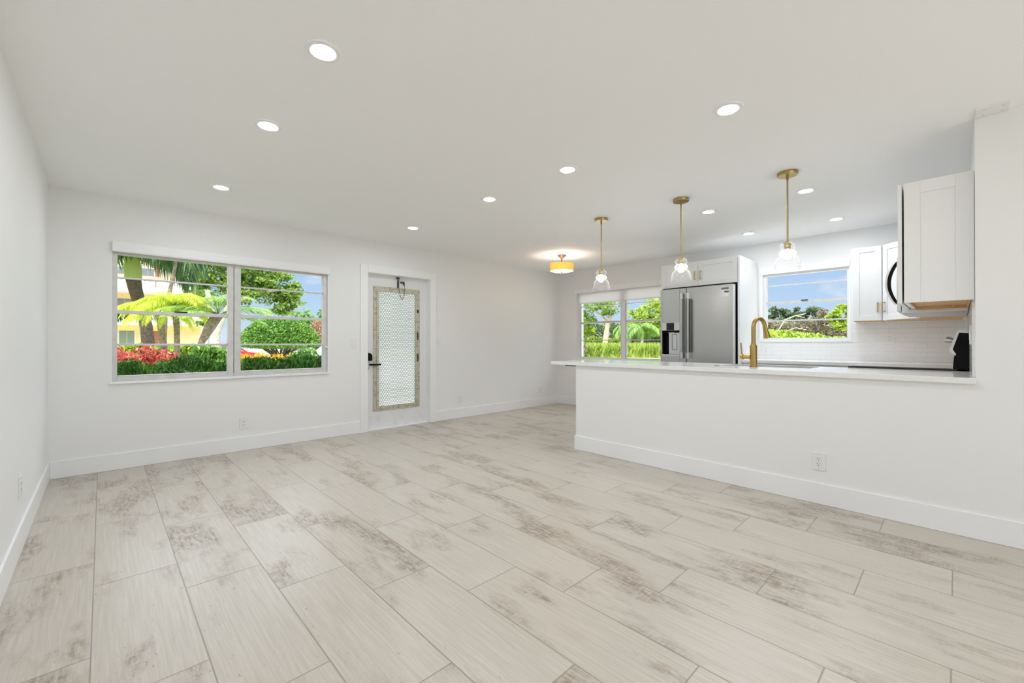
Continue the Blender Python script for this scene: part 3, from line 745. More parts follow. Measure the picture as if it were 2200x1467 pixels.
# ------------------------------------------------------------------ range
RX0, RX1 = 4.447, 5.207
rg = thing('range', 'electric range with glass cooktop and raised knob panel, black side to the counter', 'stove', (4.83, .25, 0))
obj('body', box(B_(), RX0, RX1, YR + .02, .565, .02, .928), M_BLACK, rg)
obj('oven_door', box(B_(), RX0, RX1, .567, .605, .16, .80), M_STEEL, rg, bevel=.004)
obj('oven_handle', tube(B_(), [(RX0 + .06, .645, .76), (RX1 - .06, .645, .76)], .012, 12), M_STEELL, rg)
obj('drawer', box(B_(), RX0, RX1, .567, .60, .03, .15), M_STEEL, rg, bevel=.003)
ckt = obj('cooktop', box(B_(), RX0 - .002, RX1, -.01, .615, .930, .944), M_BLKGLASS, rg, bevel=.003)
obj('glass_top', box(B_(), RX0 + .02, RX1 - .02, .02, .59, .944, .9465), mat('grey_glass', (.30, .30, .30), .06), ckt)
bp = [(-.066, .945), (.0125, .944), (.007, 1.025), (-.006, 1.046), (.0125, 1.087), (-.020, 1.207), (-.066, 1.203)]
bgd = obj('backguard', prism(B_(), bp, 'x', RX0, RX1), M_BLACK, rg)
tr_ = [(-.066, 1.203), (-.020, 1.207), (.0125, 1.087), (-.006, 1.046), (.012, 1.046), (.029, 1.085), (-.010, 1.226), (-.066, 1.222)]
obj('control_panel', prism(B_(), tr_, 'x', RX0 - .004, RX1), M_STEELL, bgd)
nrm = Vector((0, .141, .039)).normalized()
for x in (4.53, 4.63, 4.83, 5.03, 5.13):
    c0 = Vector((x, .0115, 1.150))
    obj('knob', tube(B_(), [c0, c0 + nrm * .012, c0 + nrm * .013, c0 + nrm * .038], [.016, .016, .021, .020], 18), M_STEELL, bgd, smooth=True)

# ------------------------------------------------------------------ outlets and switches
def plate(label, kind, p, deg, grp=None):
    """p = centre on the wall face; local -y looks into the room"""
    name, cat = ('outlet', 'outlet') if kind == 'o' else ('light_switch', 'switch')
    o = thing(name, label, cat, p)
    MM = LM(p, deg)
    obj('cover_plate', box(B_(), -.0395, .0395, -.006, 0, -.062, .062), M_PLATE, o, bevel=.002, M=MM)
    if kind == 'o':
        obj('receptacle', box(B_(), -.017, .017, -.008, -.004, -.034, .034), M_PLATE, o, bevel=.001, M=MM)
        bm = B_()
        for z in (-.018, .018):
            box(bm, -.009, -.0065, -.0085, -.007, z - .001, z + .008); box(bm, .0065, .009, -.0085, -.007, z, z + .007)
            lathe(bm, [(.0003, -.0085), (.003, -.0085), (.003, -.007)], (0, 0, z - .008), 8, 'y')
        obj('slot', bm, M_SLOT, o, M=MM)
    else:
        obj('rocker', box(B_(), -.017, .017, -.010, -.004, -.034, .034), M_PLATE, o, bevel=.0015, M=MM)
    for z in (-.049, .049): obj('screw', lathe(B_(), [(.0003, -.0075), (.003, -.007), (.003, -.005)], (0, 0, z), 8, 'y'), M_STEELL, o, M=MM)
    return o
plate('white outlet low on the wall below the wide front window', 'o', (1.077, YW, .287), 0)
plate('white outlet low on the wall just right of the front door', 'o', (3.919, YW, .285), 0)
plate('white outlet low in the far corner under the flush ceiling lamp', 'o', (5.71, YW, .290), 0)
plate('white light switch between the wide window and the front door', 's', (2.263, YW, 1.126), 0)
plate('white light switch right of the front door', 's', (3.527, YW, 1.134), 0)
plate('white outlet on the left wall above its baseboard', 'o', (XL, 3.55, .345), 90)
plate('white outlet on the peninsula half wall', 'o', (XH, .669, .298), -90)
plate('white outlet on the tiles under the corner cabinet', 'o', (XB - .010, .495, 1.181), -90)
plate('white outlet on the tiles just right of the fridge panel', 'o', (XB - .010, 1.705, 1.043), -90)
plate('white outlet seen edge-on on the tiles behind the range backguard', 'o', (4.02, YR + .012, 1.185), 180)
cv = tag(obj('cover_plate', box(B_(), 3.515, 3.643, -.211, -.083, 2.431, 2.44), M_WALL, bevel=.001), 'square white cover plate screwed to the ceiling above the pass-through corner', 'plate')
for x in (3.54, 3.615):
    for y in (-.185, -.115): obj('screw', lathe(B_(), [(.0003, -.002), (.004, -.0015), (.004, 0)], (x, y, 2.431), 8), M_STEELL, cv)

# ------------------------------------------------------------------ lamps
def downlight(x, y, label):
    o = thing('downlight', label, 'ceiling light', (x, y, HC), 'recessed downlights in the ceiling')
    obj('trim_ring', lathe(B_(), [(.050, -.004), (.055, -.007), (.074, -.005), (.077, 0)], (x, y, HC), 40), M_TRIM, o, smooth=True)
    obj('diffuser', lathe(B_(), [(.0004, -.0062), (.025, -.0060), (.044, -.0052), (.051, -.003)], (x, y, HC), 32), M_LED, o, smooth=True)
    return o
DL = [(.71, 1.96, 'recessed downlight nearest the viewer, largest on the ceiling'),
      (.715, 2.86, 'recessed downlight second from the viewer in the row toward the wide window'),
      (.715, 4.267, 'recessed downlight closest to the wide front window'),
      (2.517, .875, 'recessed downlight nearest the pass-through, over the living room floor'),
      (2.523, 2.02, 'recessed downlight in the middle row, second from the viewer'),
      (2.528, 2.928, 'recessed downlight in the middle row, between the other two far ones'),
      (2.537, 4.262, 'recessed downlight closest to the front door'),
      (4.35, .885, 'recessed downlight just right of the nearest brass pendant'),
      (4.345, 1.70, 'recessed downlight between the middle and nearest brass pendants'),
      (5.55, 1.70, 'recessed downlight above the fridge side of the kitchen'),
      (5.57, .865, 'recessed downlight over the corner cabinet side of the kitchen')]
proto = None
for x, y, lab in DL:
    if proto is None: proto = downlight(x, y, lab)
    else: copy_tree(proto, (x, y, HC), lab)
for i, (x, y) in enumerate(((.72, .6), (.72, -.9), (.72, -2.3))):   # the rows go on behind the viewer
    copy_tree(proto, (x, y, HC), 'recessed downlight in the rows behind the viewer')

def pendant(x, y, label):
    o = thing('pendant_lamp', label, 'pendant lamp', (x, y, HC), 'brass pendants over the peninsula')
    obj('canopy', lathe(B_(), [(.001, -.026), (.066, -.026), (.0685, -.023), (.0685, 0)], (x, y, HC), 36), M_GOLDD, o, smooth=True)
    obj('stem', tube(B_(), [(x, y, HC - .026), (x, y, HC - .536)], .0062, 10), M_GOLDD, o, smooth=True)
    obj('stem_coupler', lathe(B_(), [(.0062, -.06), (.0085, -.058), (.0085, -.026)], (x, y, HC), 14), M_GOLDD, o, smooth=True)
    obj('socket', lathe(B_(), [(.001, -.536), (.030, -.536), (.030, -.541), (.022, -.543), (.022, -.556), (.0235, -.558), (.0235, -.566), (.021, -.568), (.021, -.590), (.001, -.592)], (x, y, HC), 24), M_GOLDD, o, smooth=True)
    prof = [(.022, -.538), (.034, -.541), (.046, -.550), (.052, -.564), (.050, -.579), (.042, -.590), (.037, -.596), (.047, -.601), (.056, -.611), (.058, -.621), (.053, -.632), (.045, -.639), (.055, -.645), (.067, -.655), (.077, -.672), (.083, -.695), (.0865, -.718), (.089, -.737)]
    obj('glass_shade', lathe(B_(), prof, (x, y, HC), 48), M_PGLASS, o, smooth=True)
    obj('glass_rim', lathe(B_(), [(.088, -.737), (.0895, -.739), (.088, -.741), (.0865, -.739), (.088, -.737)], (x, y, HC), 48), M_PGLASS, o, smooth=True)
    obj('bulb', lathe(B_(), [(.012, -.59), (.016, -.603), (.027, -.622), (.029, -.636), (.024, -.655), (.012, -.665), (.001, -.667)], (x, y, HC), 24), M_BULB, o, smooth=True)
    return o
p0 = pendant(3.785, .888, 'nearest of three brass pendants with clear seeded glass, in front of the small window')
copy_tree(p0, (3.785, 1.722, HC), 'middle of three brass pendants with clear seeded glass, before the fridge cabinet')
copy_tree(p0, (3.785, 2.580, HC), 'farthest of three brass pendants with clear seeded glass, next to the flush lamp')

lx, ly = 4.921, 4.05
fl = thing('semi_flush_lamp', 'semi-flush ceiling lamp with glowing amber drum shade in the far corner', 'ceiling light', (lx, ly, HC))
obj('canopy', lathe(B_(), [(.001, 0), (.066, 0), (.066, -.010), (.052, -.022), (.028, -.040), (.012, -.056), (.001, -.057)], (lx, ly, HC), 32), M_BRONZE, fl, smooth=True)
obj('stem', tube(B_(), [(lx, ly, HC - .05), (lx, ly, HC - .17)], .008, 10), M_BRDARK, fl)
obj('drum_shade', lathe(B_(), [(.172, -.130), (.173, -.131), (.173, -.232), (.172, -.233), (.170, -.232), (.170, -.131), (.172, -.130)], (lx, ly, HC), 48), M_LSHADE, fl, smooth=True)
obj('shade_band', lathe(B_(), [(.1735, -.228), (.1745, -.228), (.1745, -.235), (.1735, -.235), (.1735, -.228)], (lx, ly, HC), 48), mat('shade_trim', (.62, .42, .18), .7), fl)
obj('bottom_diffuser', lathe(B_(), [(.0005, -.254), (.08, -.251), (.14, -.244), (.171, -.235)], (lx, ly, HC), 48), M_LDIFF, fl, smooth=True)
obj('finial', lathe(B_(), [(.001, -.268), (.006, -.266), (.009, -.262), (.022, -.258), (.022, -.253)], (lx, ly, HC), 20), M_BRDARK, fl, smooth=True)
for k in range(2):
    a = k * PI + .6
    ld = bpy.data.lights.new('lamp_bulb', 'POINT'); ld.energy = 4.0; ld.color = (1, .90, .74); ld.shadow_soft_size = .03
    lo = bpy.data.objects.new('lamp_bulb', ld); COL.objects.link(lo); lo.parent = fl; lo.location = (.08 * math.cos(a), .08 * math.sin(a), -.185)

#@@EXTERIOR@@
# ------------------------------------------------------------------ outdoors
rng = np.random.default_rng(11)
GZ = -.30
def leaves(name, centers, normals, size, m, parent=None, aspect=.5, fold=.25, jitter=.9):
    """one leaf per centre: a folded diamond pointing mostly along its normal"""
    n = len(centers); C = np.asarray(centers, float); N = np.asarray(normals, float)
    d = N + rng.normal(size=(n, 3)) * jitter; d /= np.linalg.norm(d, axis=1)[:, None] + 1e-9
    r = rng.normal(size=(n, 3)); s = np.cross(d, r); s /= np.linalg.norm(s, axis=1)[:, None] + 1e-9
    up = np.cross(s, d)
    L = (size * rng.uniform(.65, 1.35, n))[:, None]; Wd = L * aspect * .5
    b = C - d * L * .5; tp = C + d * L * .5
    V = np.stack([b, C + s * Wd + up * L * fold * .3, tp, C - s * Wd + up * L * fold * .3], 1).reshape(-1, 3)
    idx = np.arange(4 * n).reshape(-1, 4)
    return rawmesh(name, V, idx.tolist(), m, parent)
def blob_pts(c, r, n, shell=.45):
    u = rng.normal(size=(n, 3)); u /= np.linalg.norm(u, axis=1)[:, None]
    rad = (1 - rng.random(n) ** 1.6 * shell)[:, None]
    return np.array(c) + u * rad * np.array(r), u
def clusters(c, r, k, per, cr, flat=.7, shell=.6):
    """clumps of foliage spread over an ellipsoid"""
    cc, cu = blob_pts(c, r, k, shell); P, N = [], []
    for a, b in zip(cc, cu):
        s = cr * rng.uniform(.6, 1.3)
        p, q = blob_pts(a, (s, s, s * flat), per, .9); P.append(p); N.append(q * .7 + b * .6 + np.array([0, 0, .25]))
    return np.concatenate(P), np.concatenate(N)
def hedge_pts(x0, x1, y0, y1, z0, z1, n, top=.5, lump=.05):
    P = np.stack([rng.uniform(x0, x1, n), rng.uniform(y0, y1, n), rng.uniform(z0, z1, n)], 1); N = np.zeros((n, 3))
    k = int(n * top); P[:k, 2] = z1 - np.abs(rng.normal(size=k)) * lump; N[:k, 2] = 1
    f = rng.random(n - k); s = P[k:]
    s[f < .45, 1] = y0 + np.abs(rng.normal(size=(f < .45).sum())) * lump; N[k:][f < .45, 1] = -1
    g = (f >= .45) & (f < .9); s[g, 0] = x0 + np.abs(rng.normal(size=g.sum())) * lump; N[k:][g, 0] = -1
    P[:, 2] += lump * 1.2 * np.sin(P[:, 0] * 5.1 + 1) * np.sin(P[:, 1] * 4.3)
    return P, N + np.array([0, 0, .5])
def bush(name, label, cat, c, r, n, size, m, group=None, aspect=.5, trunk=True, k=None):
    o = thing(name, label, cat, (c[0], c[1], GZ), group)
    if k: P, N = clusters(c, r, k, max(1, n // k), min(r) * .38)
    else: P, N = blob_pts(c, r, n, .5); N = N + np.array([0, 0, .4])
    leaves('foliage', P, N, size, m, o, aspect)
    if trunk:
        bm = B_()
        for i in range(4):
            a = i * 1.6; tube(bm, [(c[0] + .05 * math.cos(a), c[1] + .05 * math.sin(a), GZ - .02), (c[0] + r[0] * .3 * math.cos(a), c[1] + r[1] * .3 * math.sin(a), c[2])], [.02, .008], 6)
        obj('stem', bm, M_BARK, o)
    return o
def trunk_path(pts, radii, m, parent, name='trunk', n=12):
    return obj(name, tube(B_(), pts, radii, n), m, parent, smooth=True)
def frond_mesh(L, a0, a1, lmax, m, nl=46, droop=.35, wid=.05):
    """palm frond along +x, rising at a0 and bending to a1 (radians); leaflets both sides"""
    V, F = [], []; p = np.array([0., 0., 0.]); K = nl; path = [p.copy()]
    for i in range(K):
        t_ = i / K; a = a0 + (a1 - a0) * t_ ** 1.1
        p = p + np.array([math.cos(a), 0, math.sin(a)]) * L / K; path.append(p.copy())
    for i in range(K):                       # rachis strip, square section
        w0 = .016 * L * (1 - .85 * i / K); a_, b_ = path[i], path[i + 1]; k0 = len(V)
        for q in (a_, b_):
            V += [q + (0, w0 * .5, 0), q + (0, -w0 * .5, 0), q + (0, 0, -w0 * .6)]
        F += [[k0, k0 + 3, k0 + 4, k0 + 1], [k0 + 1, k0 + 4, k0 + 5, k0 + 2], [k0 + 2, k0 + 5, k0 + 3, k0]]
    for i in range(3, K):
        t_ = i / K; ln = lmax * (math.sin(PI * (.12 + .80 * t_)) ** .8) * rng.uniform(.88, 1.1)
        d = path[i + 1] - path[i]; d = d / np.linalg.norm(d)
        for s in (1, -1):
            dirv = d * (.35 + .6 * t_) + np.array([0, s * 1.0, -droop * rng.uniform(.5, 1.5)]); dirv = dirv / np.linalg.norm(dirv)
            sidev = np.cross(dirv, [0, 0, 1.0]); sidev = sidev / (np.linalg.norm(sidev) + 1e-6)
            b_ = path[i]; mid = b_ + dirv * ln * .55 + np.array([0, 0, -.02 * ln]); tp = b_ + dirv * ln + np.array([0, 0, -.22 * ln * droop * 2])
            k0 = len(V); ww = wid * ln * .5
            V += [b_, mid + sidev * ww, tp, mid - sidev * ww]; F.append([k0, k0 + 1, k0 + 2, k0 + 3])
    me = bpy.data.meshes.new('frond'); me.from_pydata([tuple(v) for v in V], [], F); me.materials.append(m); return me
def palm(label, heart, path, radii, bark, fm, L, n, lmax, a_rng, group=None, a1=-1.0, droop=.35, wid=.06, seed=1, azr=None):
    o = thing('palm', label, 'palm tree', (path[0][0], path[0][1], GZ), group)
    trunk_path(path, radii, bark, o)
    r_ = random.Random(seed)
    meshes = [frond_mesh(L * s, a_rng[0] + (a_rng[1] - a_rng[0]) * q, a1 * (1.15 - .35 * q), lmax * s, fm, droop=droop, wid=wid) for q, s in ((0, .95), (.35, 1.05), (.7, 1.0), (1, .85))]
    for i in range(n):
        f = bpy.data.objects.new('frond', meshes[i % 4]); COL.objects.link(f); f.parent = o
        f.location = Vector(heart) - wloc(o) + Vector((0, 0, .04 * (i % 4) * L * .2))
        az = i * 2.39996 + r_.uniform(-.2, .2)
        if azr: az = azr[0] + (azr[1] - azr[0]) * (i + .5) / n
        f.rotation_euler = (r_.uniform(-.12, .12), r_.uniform(-.12, .12), az)
    return o

# ground
gr = struct(obj('ground', box(B_(), -60, 120, -60, 120, GZ - .5, GZ), M_LAWN))
gr2 = struct(obj('ground_parking', box(B_(), -10, 40, 27, 40, GZ, GZ + .01), M_ASPH))
struct(obj('bounce_paving', box(B_(), -6, 8, -16, YBACK - .15, -.25, -.04), M_PAVE))  # unseen pale ground, added to bounce sunlight in through the rear opening
struct(obj('walkway', box(B_(), 2.2, 4.6, YW + WT, 16, GZ, -.10), M_PAVE))

# --- building across the garden
bd = thing('apartment_building', 'three-storey cream apartment building with white balcony railings and coral caps', 'building', (0, 46, GZ))
obj('wall', box(B_(), -14, 6.45, 46, 56, GZ, 10.2), M_CREAM, bd)
obj('end_column', box(B_(), 6.02, 6.42, 44.0, 44.4, GZ, 6.5), M_BWHITE, bd)
for z in (2.55, 5.10):
    obj('balcony_slab', box(B_(), -14, 6.45, 44.0, 46.0, z, z + .20), M_BWHITE, bd)
    obj('beam', box(B_(), -14, 6.45, 45.55, 46.0, z - .42, z), M_YEL, bd)
    obj('slab_edge', box(B_(), -14, 6.47, 43.97, 44.0, z - .03, z + .06), M_CORAL, bd)
    obj('rail_cap', box(B_(), -14, 6.50, 43.92, 44.16, z + 1.16, z + 1.30), M_CORAL, bd)
    bm = box(B_(), -14, 6.45, 43.98, 44.10, z + .20, z + .42)
    box(bm, -14, 6.45, 43.98, 44.10, z + 1.02, z + 1.16)
    x = -14
    while x < 6.4: box(bm, x, x + .24, 43.98, 44.10, z + .42, z + 1.02); x += .335
    obj('balcony_railing', bm, M_BWHITE, bd)
obj('roof', box(B_(), -14.6, 7.0, 43.4, 56.6, 10.2, 10.6), M_BWHITE, bd)
for x0, x1, z0, z1 in ((2.3, 3.06, 6.2, 7.25), (.4, 1.35, 6.2, 7.2), (.95, 1.85, 1.0, 2.2), (.7, 1.85, 3.75, 4.7), (-1.6, -.2, 1.0, 2.2), (-2.2, -.4, 3.7, 4.9)):
    fr_ = obj('window', box(B_(), x0 - .09, x1 + .09, 45.93, 46.0, z0 - .09, z1 + .09), M_BWHITE, bd)
    bm = box(B_(), x0, (x0 + x1) / 2 - .02, 45.9, 45.94, z0, z1); box(bm, (x0 + x1) / 2 + .02, x1, 45.9, 45.94, z0, z1)
    obj('pane', bm, M_WGLASS, fr_)
obj('door', box(B_(), 2.55, 3.35, 45.92, 46.0, .0, 2.15), M_BRICKR, bd)
obj('door_surround', box(B_(), 2.9, 3.42, 45.94, 46.0, 5.3, 7.62), M_BRICKR, bd)

# --- planting outside the front window
P, N = hedge_pts(-.6, 3.3, 6.45, 7.25, GZ, .86, 15000, .55, .06)
P[:, 2] += .05 * np.sin(P[:, 0] * 9) + .03 * np.sin(P[:, 0] * 21 + P[:, 1] * 9)
hg = thing('hedge', 'dark green feathery hedge right outside the wide front window', 'hedge', (1.3, 6.85, GZ)); leaves('foliage', P, N, .085, L_DARK, hg, .28, jitter=.75)
for i, (x, z) in enumerate(((2.28, .92), (2.42, .98), (1.35, .84), (.62, .82))):
    bush('shrub', ['tall dark green shrub by the right frame of the wide window', 'second tall green shrub by the right frame of the wide window', 'green shrub rising behind the hedge near the window mullion', 'green shrub poking over the hedge in front of the red leaves'][i], 'shrub', (x, 7.35, z - .28), (.22, .2, .36), 900, .085, L_MID if i < 2 else L_DARK, aspect=.35)
for i, (x, y, z, rx) in enumerate(((.12, 8.1, .62, .36), (.48, 8.5, .66, .36), (.0, 8.9, .70, .40), (.72, 8.9, .60, .26))):
    bush('red_shrub', ['red-leaved shrub at the left edge of the wide window', 'red-leaved shrub in front of the palm trunks', 'red-leaved shrub behind the other red ones at the left', 'red-leaved shrub nearest the young palm trunk'][i], 'shrub', (x, y, z), (rx, .34, .42), 1900, .075, L_RED, 'red-leaved shrubs outside the front window', aspect=.42)
P, N = hedge_pts(-.3, 2.35, 15.6, 16.6, GZ, 1.0, 6500, .5, .07)
hg = thing('hedge', 'yellow-green clipped hedge in front of the cream building', 'hedge', (1.6, 16.1, GZ)); leaves('foliage', P, N, .13, L_LIME, hg, .55)
for i, (x, z) in enumerate(((2.30, .83), (2.62, .86), (2.95, .82), (3.3, .84), (1.95, .80))):
    bush('croton', ['yellow croton left of the domed tree, next to the red car', 'yellow croton in front of the domed tree trunks, left one', 'yellow croton right under the domed tree trunks', 'yellow croton right of the domed tree trunks', 'yellow croton by the leaning palm trunk'][i], 'shrub', (x, 11, z - .30), (.24, .26, .36), 700, .10, L_CROT, 'yellow crotons behind the hedge', aspect=.35)
P, N = hedge_pts(1.15, 1.85, 9.2, 9.9, GZ, .98, 2600, .5, .10)
hg = thing('hedge', 'loose green hedge beside the leaning palm trunk', 'hedge', (1.7, 9.5, GZ)); leaves('foliage', P, N, .11, L_MID, hg, .4)

palm('tall dark palm whose smooth green crownshaft shows at the left of the wide window', (.60, 17, 3.88), [(1.03, 17, GZ), (1.02, 17, .9), (.96, 17, 1.65), (.80, 17, 2.3), (.70, 17, 2.77), (.655, 17, 3.08)], [.19, .17, .15, .15, .17, .19], M_BARKD, L_PALMD, 2.2, 16, .85, (.5, 1.15), a1=-1.35, droop=.75, wid=.075, seed=3)
pt = [o for o in COL.objects if o.name == 'palm'][0]
obj('crownshaft', tube(B_(), [(.655, 17, 3.05), (.65, 17, 3.3), (.63, 17, 3.7), (.60, 17, 4.0)], [.20, .205, .17, .10], 14), M_SHAFT, pt, smooth=True)
palm('palm with fronds hanging over the middle of the left window half', (1.52, 15, 3.85), [(1.18, 15, GZ), (1.17, 15, .8), (1.24, 15, 2.0), (1.44, 15, 3.2), (1.52, 15, 3.85)], [.10, .09, .06, .04, .045], M_BARK, L_PALMD, .95, 11, .36, (.2, .9), a1=-1.55, droop=.8, wid=.08, seed=5)
palm('small palm with bright yellow-green arching fronds in the middle of the left window half', (1.25, 13, 2.03), [(1.30, 13, GZ), (1.30, 13, .75), (1.29, 13, 1.5), (1.25, 13, 2.05)], [.07, .06, .06, .07], M_BARK, L_PALM, 1.0, 34, .26, (.15, 1.25), a1=-1.35, droop=.55, wid=.075, seed=7)
palm('young lime palm standing just left of the small bright palm', (1.02, 14, 2.05), [(1.16, 14, GZ), (1.14, 14, .8), (1.08, 14, 1.5), (1.02, 14, 2.05)], [.11, .09, .08, .08], M_BARK, L_PALM, .95, 20, .28, (.1, 1.1), a1=-1.1, droop=.5, wid=.075, seed=9)
palm('palm with a leaning rough trunk at the right of the left window half', (1.98, 12.2, 1.78), [(1.30, 12, GZ), (1.43, 12, .70), (1.62, 12, 1.1), (1.80, 12.1, 1.48), (1.98, 12.2, 1.80)], [.07, .06, .06, .11, .12], M_BARK, L_PALMG, 1.15, 22, .34, (.3, 1.35), a1=-.5, droop=.3, wid=.07, seed=12)
pl = thing('palm', 'pale straight palm trunk left of the rust-red door, its head hidden', 'palm tree', (1.03, 19, GZ))
trunk_path([(1.12, 19, GZ), (1.08, 19, .9), (.98, 19, 1.9), (.93, 19, 2.4)], [.14, .12, .12, .11], M_BARKP, pl)
for i in range(12):
    f = bpy.data.objects.new('frond', bpy.data.objects['frond.020'].data); COL.objects.link(f); f.parent = pl; f.location = Vector((.93, 19, 2.45)) - wloc(pl); f.rotation_euler = (0, 0, i * 2.4)

# big tree
ok = thing('tree', 'big spreading green tree with a pale forked trunk beyond the front window', 'tree', (4.8, 30, GZ))
bm = B_()
tube(bm, [(4.72, 30, GZ), (4.74, 30, 1.0), (4.72, 30, 2.2), (4.4, 30.2, 4.2)], [.30, .26, .24, .12], 12)
tube(bm, [(4.74, 30, 1.6), (5.0, 30, 2.4), (5.6, 30, 3.6), (7.2, 30, 4.4), (8.8, 30.2, 4.6)], [.24, .21, .18, .12, .05], 10)
tube(bm, [(5.5, 30, 3.4), (5.8, 30.3, 4.8), (6.3, 30.5, 6.2)], [.14, .10, .04], 8)
obj('trunk', bm, M_BARKP, ok, smooth=True)
P1, N1 = clusters((5.6, 31, 5.6), (1.9, 2.0, 2.2), 70, 70, .55, .6, .9)
P2, N2 = clusters((7.3, 30.6, 5.0), (2.0, 1.6, 1.25), 90, 70, .48, .5, .9)
P3, N3 = clusters((8.7, 30.2, 4.2), (.85, 1.0, .85), 40, 55, .36, .5, .9)
P4, N4 = clusters((4.3, 31.5, 4.6), (.7, 1.2, 2.4), 26, 70, .5, .6, .9)
P5, N5 = clusters((8.2, 30.2, 3.2), (.9, 1.0, .45), 12, 40, .32, .5, .9)
leaves('foliage', np.concatenate([P1, P2, P3, P4, P5]), np.concatenate([N1, N2, N3, N4, N5]), .22, L_OAK, ok, .5)
# domed tree
dm_ = thing('tree', 'round dome-clipped green tree on many dark stems in the right window half', 'tree', (6.05, 22, GZ))
bm = B_()
for i in range(11):
    a = (i / 10 - .5) * 2.2; x1 = 6.05 + 1.25 * math.sin(a); tube(bm, [(6.05 + .12 * math.sin(a * 3), 22 + .1 * math.cos(i * 2), GZ), (6.05 + .32 * math.sin(a), 22, .55), (x1, 22 + .4 * math.cos(i * 1.7), 1.25)], [.085, .06, .03], 8)
obj('trunk', bm, M_BARKD, dm_, smooth=True)
u = rng.normal(size=(15000, 3)); u /= np.linalg.norm(u, axis=1)[:, None]; u[:, 2] = np.abs(u[:, 2]) * 1.0
lowm = rng.random(len(u)) < .14; u[lowm, 2] *= -.12
P = np.array([6.05, 22, 1.05]) + u * np.array([1.68, 1.68, 1.30]) * (1 - rng.random(len(u))[:, None] ** 2 * .22)
leaves('foliage', P, u + np.array([0, 0, .3]), .13, L_MID, dm_, .5)
bush('shrub', 'pinkish brown bush at the far right of the wide window', 'shrub', (12.4, 35, 2.0), (.75, .8, 1.0), 1500, .2, L_PINK)
bush('shrub', 'green bush under the pinkish one at the far right of the wide window', 'shrub', (13.0, 36.2, 1.0), (1.0, .8, .8), 1500, .18, L_MID)
P, N = clusters((23, 56, 2.6), (13, 2, 2.4), 60, 90, 1.1, .7, .9)
tl = thing('tree', 'distant dark tree line behind the domed tree', 'tree', (23, 56, GZ)); leaves('foliage', P, N, .5, L_MID, tl, .55)

# parked cars
def car(label, x, y, paint_, L_=4.3):
    o = thing('car', label, 'car', (x + L_ / 2, y, GZ + .01))
    h = GZ + .01
    prof = [(x, h + .28), (x + .05, h + .62), (x + .9, h + .80), (x + 1.45, h + 1.28), (x + 2.9, h + 1.34), (x + 3.6, h + .88), (x + L_ - .05, h + .78), (x + L_, h + .30)]
    obj('body', prism(B_(), prof, 'y', y - .85, y + .85), paint_, o, bevel=.06)
    gl = [(x + 1.12, h + .86), (x + 1.52, h + 1.22), (x + 2.82, h + 1.27), (x + 3.35, h + .90)]
    obj('side_window', prism(B_(), gl, 'y', y - .865, y + .865), M_WGLASS, o)
    for wx in (x + .8, x + L_ - .85):
        for s in (-1, 1):
            wq = obj('wheel', lathe(B_(), [(.001, -.1), (.30, -.1), (.32, -.06), (.32, .06), (.30, .1), (.001, .1)], (wx, y + s * .80, h + .32), 20, 'y'), M_BLACK, o)
            obj('hubcap', lathe(B_(), [(.001, -.115), (.18, -.112), (.19, -.1)] if s < 0 else [(.001, .115), (.18, .112), (.19, .1)], (wx, y + s * .80, h + .32), 16, 'y'), M_CHROME, wq)
    return o
car('red car parked beyond the garden, left of the white car', 3.1, 32, mat('car_red', (.55, .02, .03), .25))
car('white car parked behind the domed tree stems', 7.6, 33, mat('car_white', (.85, .85, .86), .25))
car('silver car parked right of the domed tree', 9.3, 29, mat('car_silver', (.55, .55, .60), .25, .5))

# --- seen through the two kitchen-side windows
def strip_hedge(name, label, a, b, thick, z0, z1, n, size, m, kind='hedge', aspect=.5, blades=False):
    a, b = np.array(a), np.array(b); L_ = np.linalg.norm(b - a); d = (b - a) / L_; nn = np.array([-d[1], d[0]])
    t_ = rng.random(n) * L_; w_ = (rng.random(n) - .5) * thick
    xy = a + d * t_[:, None] + nn * w_[:, None]
    o = thing(name, label, kind, (float((a + b)[0] / 2), float((a + b)[1] / 2), GZ))
    if blades:
        V, F = [], []
        hgt = (z1 - z0) * rng.uniform(.55, 1.08, n); lean = rng.normal(size=(n, 2)) * .20 * (z1 - z0)
        for i in range(n):
            x, y = xy[i]; k = 4 * i; w = size * .5
            V += [(x - d[0] * w, y - d[1] * w, z0), (x + d[0] * w, y + d[1] * w, z0), (x + lean[i, 0] * .4 + d[0] * w, y + lean[i, 1] * .4 + d[1] * w, z0 + hgt[i] * .6), (x + lean[i, 0], y + lean[i, 1], z0 + hgt[i])]
            F.append([k, k + 1, k + 2, k + 3])
        rawmesh('blades', V, F, m, o)
    else:
        z = z0 + (z1 - z0) * rng.random(n) ** .55
        z = z + .06 * (z1 - z0) * np.sin(t_ * 2.1)
        leaves('foliage', np.column_stack([xy, z]), np.tile([-.6, -.3, .6], (n, 1)), size, m, o, aspect)
    return o
gb = -.12
struct(obj('ground_paving', box(B_(), XB + WT, 29.5, -12, 24, gb - .02, gb + .005), mat('pale_paving', (.70, .67, .60), .9)))
struct(obj('ground_lawn', box(B_(), XB + WT, 120, -30, 60, GZ, gb), M_LAWN))
strip_hedge('reeds', 'tall grassy reed bed along the lawn behind the window left of the fridge', (35.0, 17.0), (31.0, 24.2), 1.6, gb, 1.15, 9000, .07, L_GRASS, 'reeds', blades=True)
strip_hedge('hedge', 'brownish green hedge at the left of the window left of the fridge', (30.2, 22.2), (29.0, 26.0), 1.0, gb, 1.12, 5000, .16, L_BROWN)
strip_hedge('hedge', 'lime hedge behind the pale-trunked tree', (43, 26), (38, 34), 1.2, gb, 1.75, 3500, .30, L_LIME)
strip_hedge('hedge', 'far dark green tree belt behind the pale-trunked tree', (62, 26), (54, 52), 3, gb, 4.4, 5000, .6, L_BLUE)
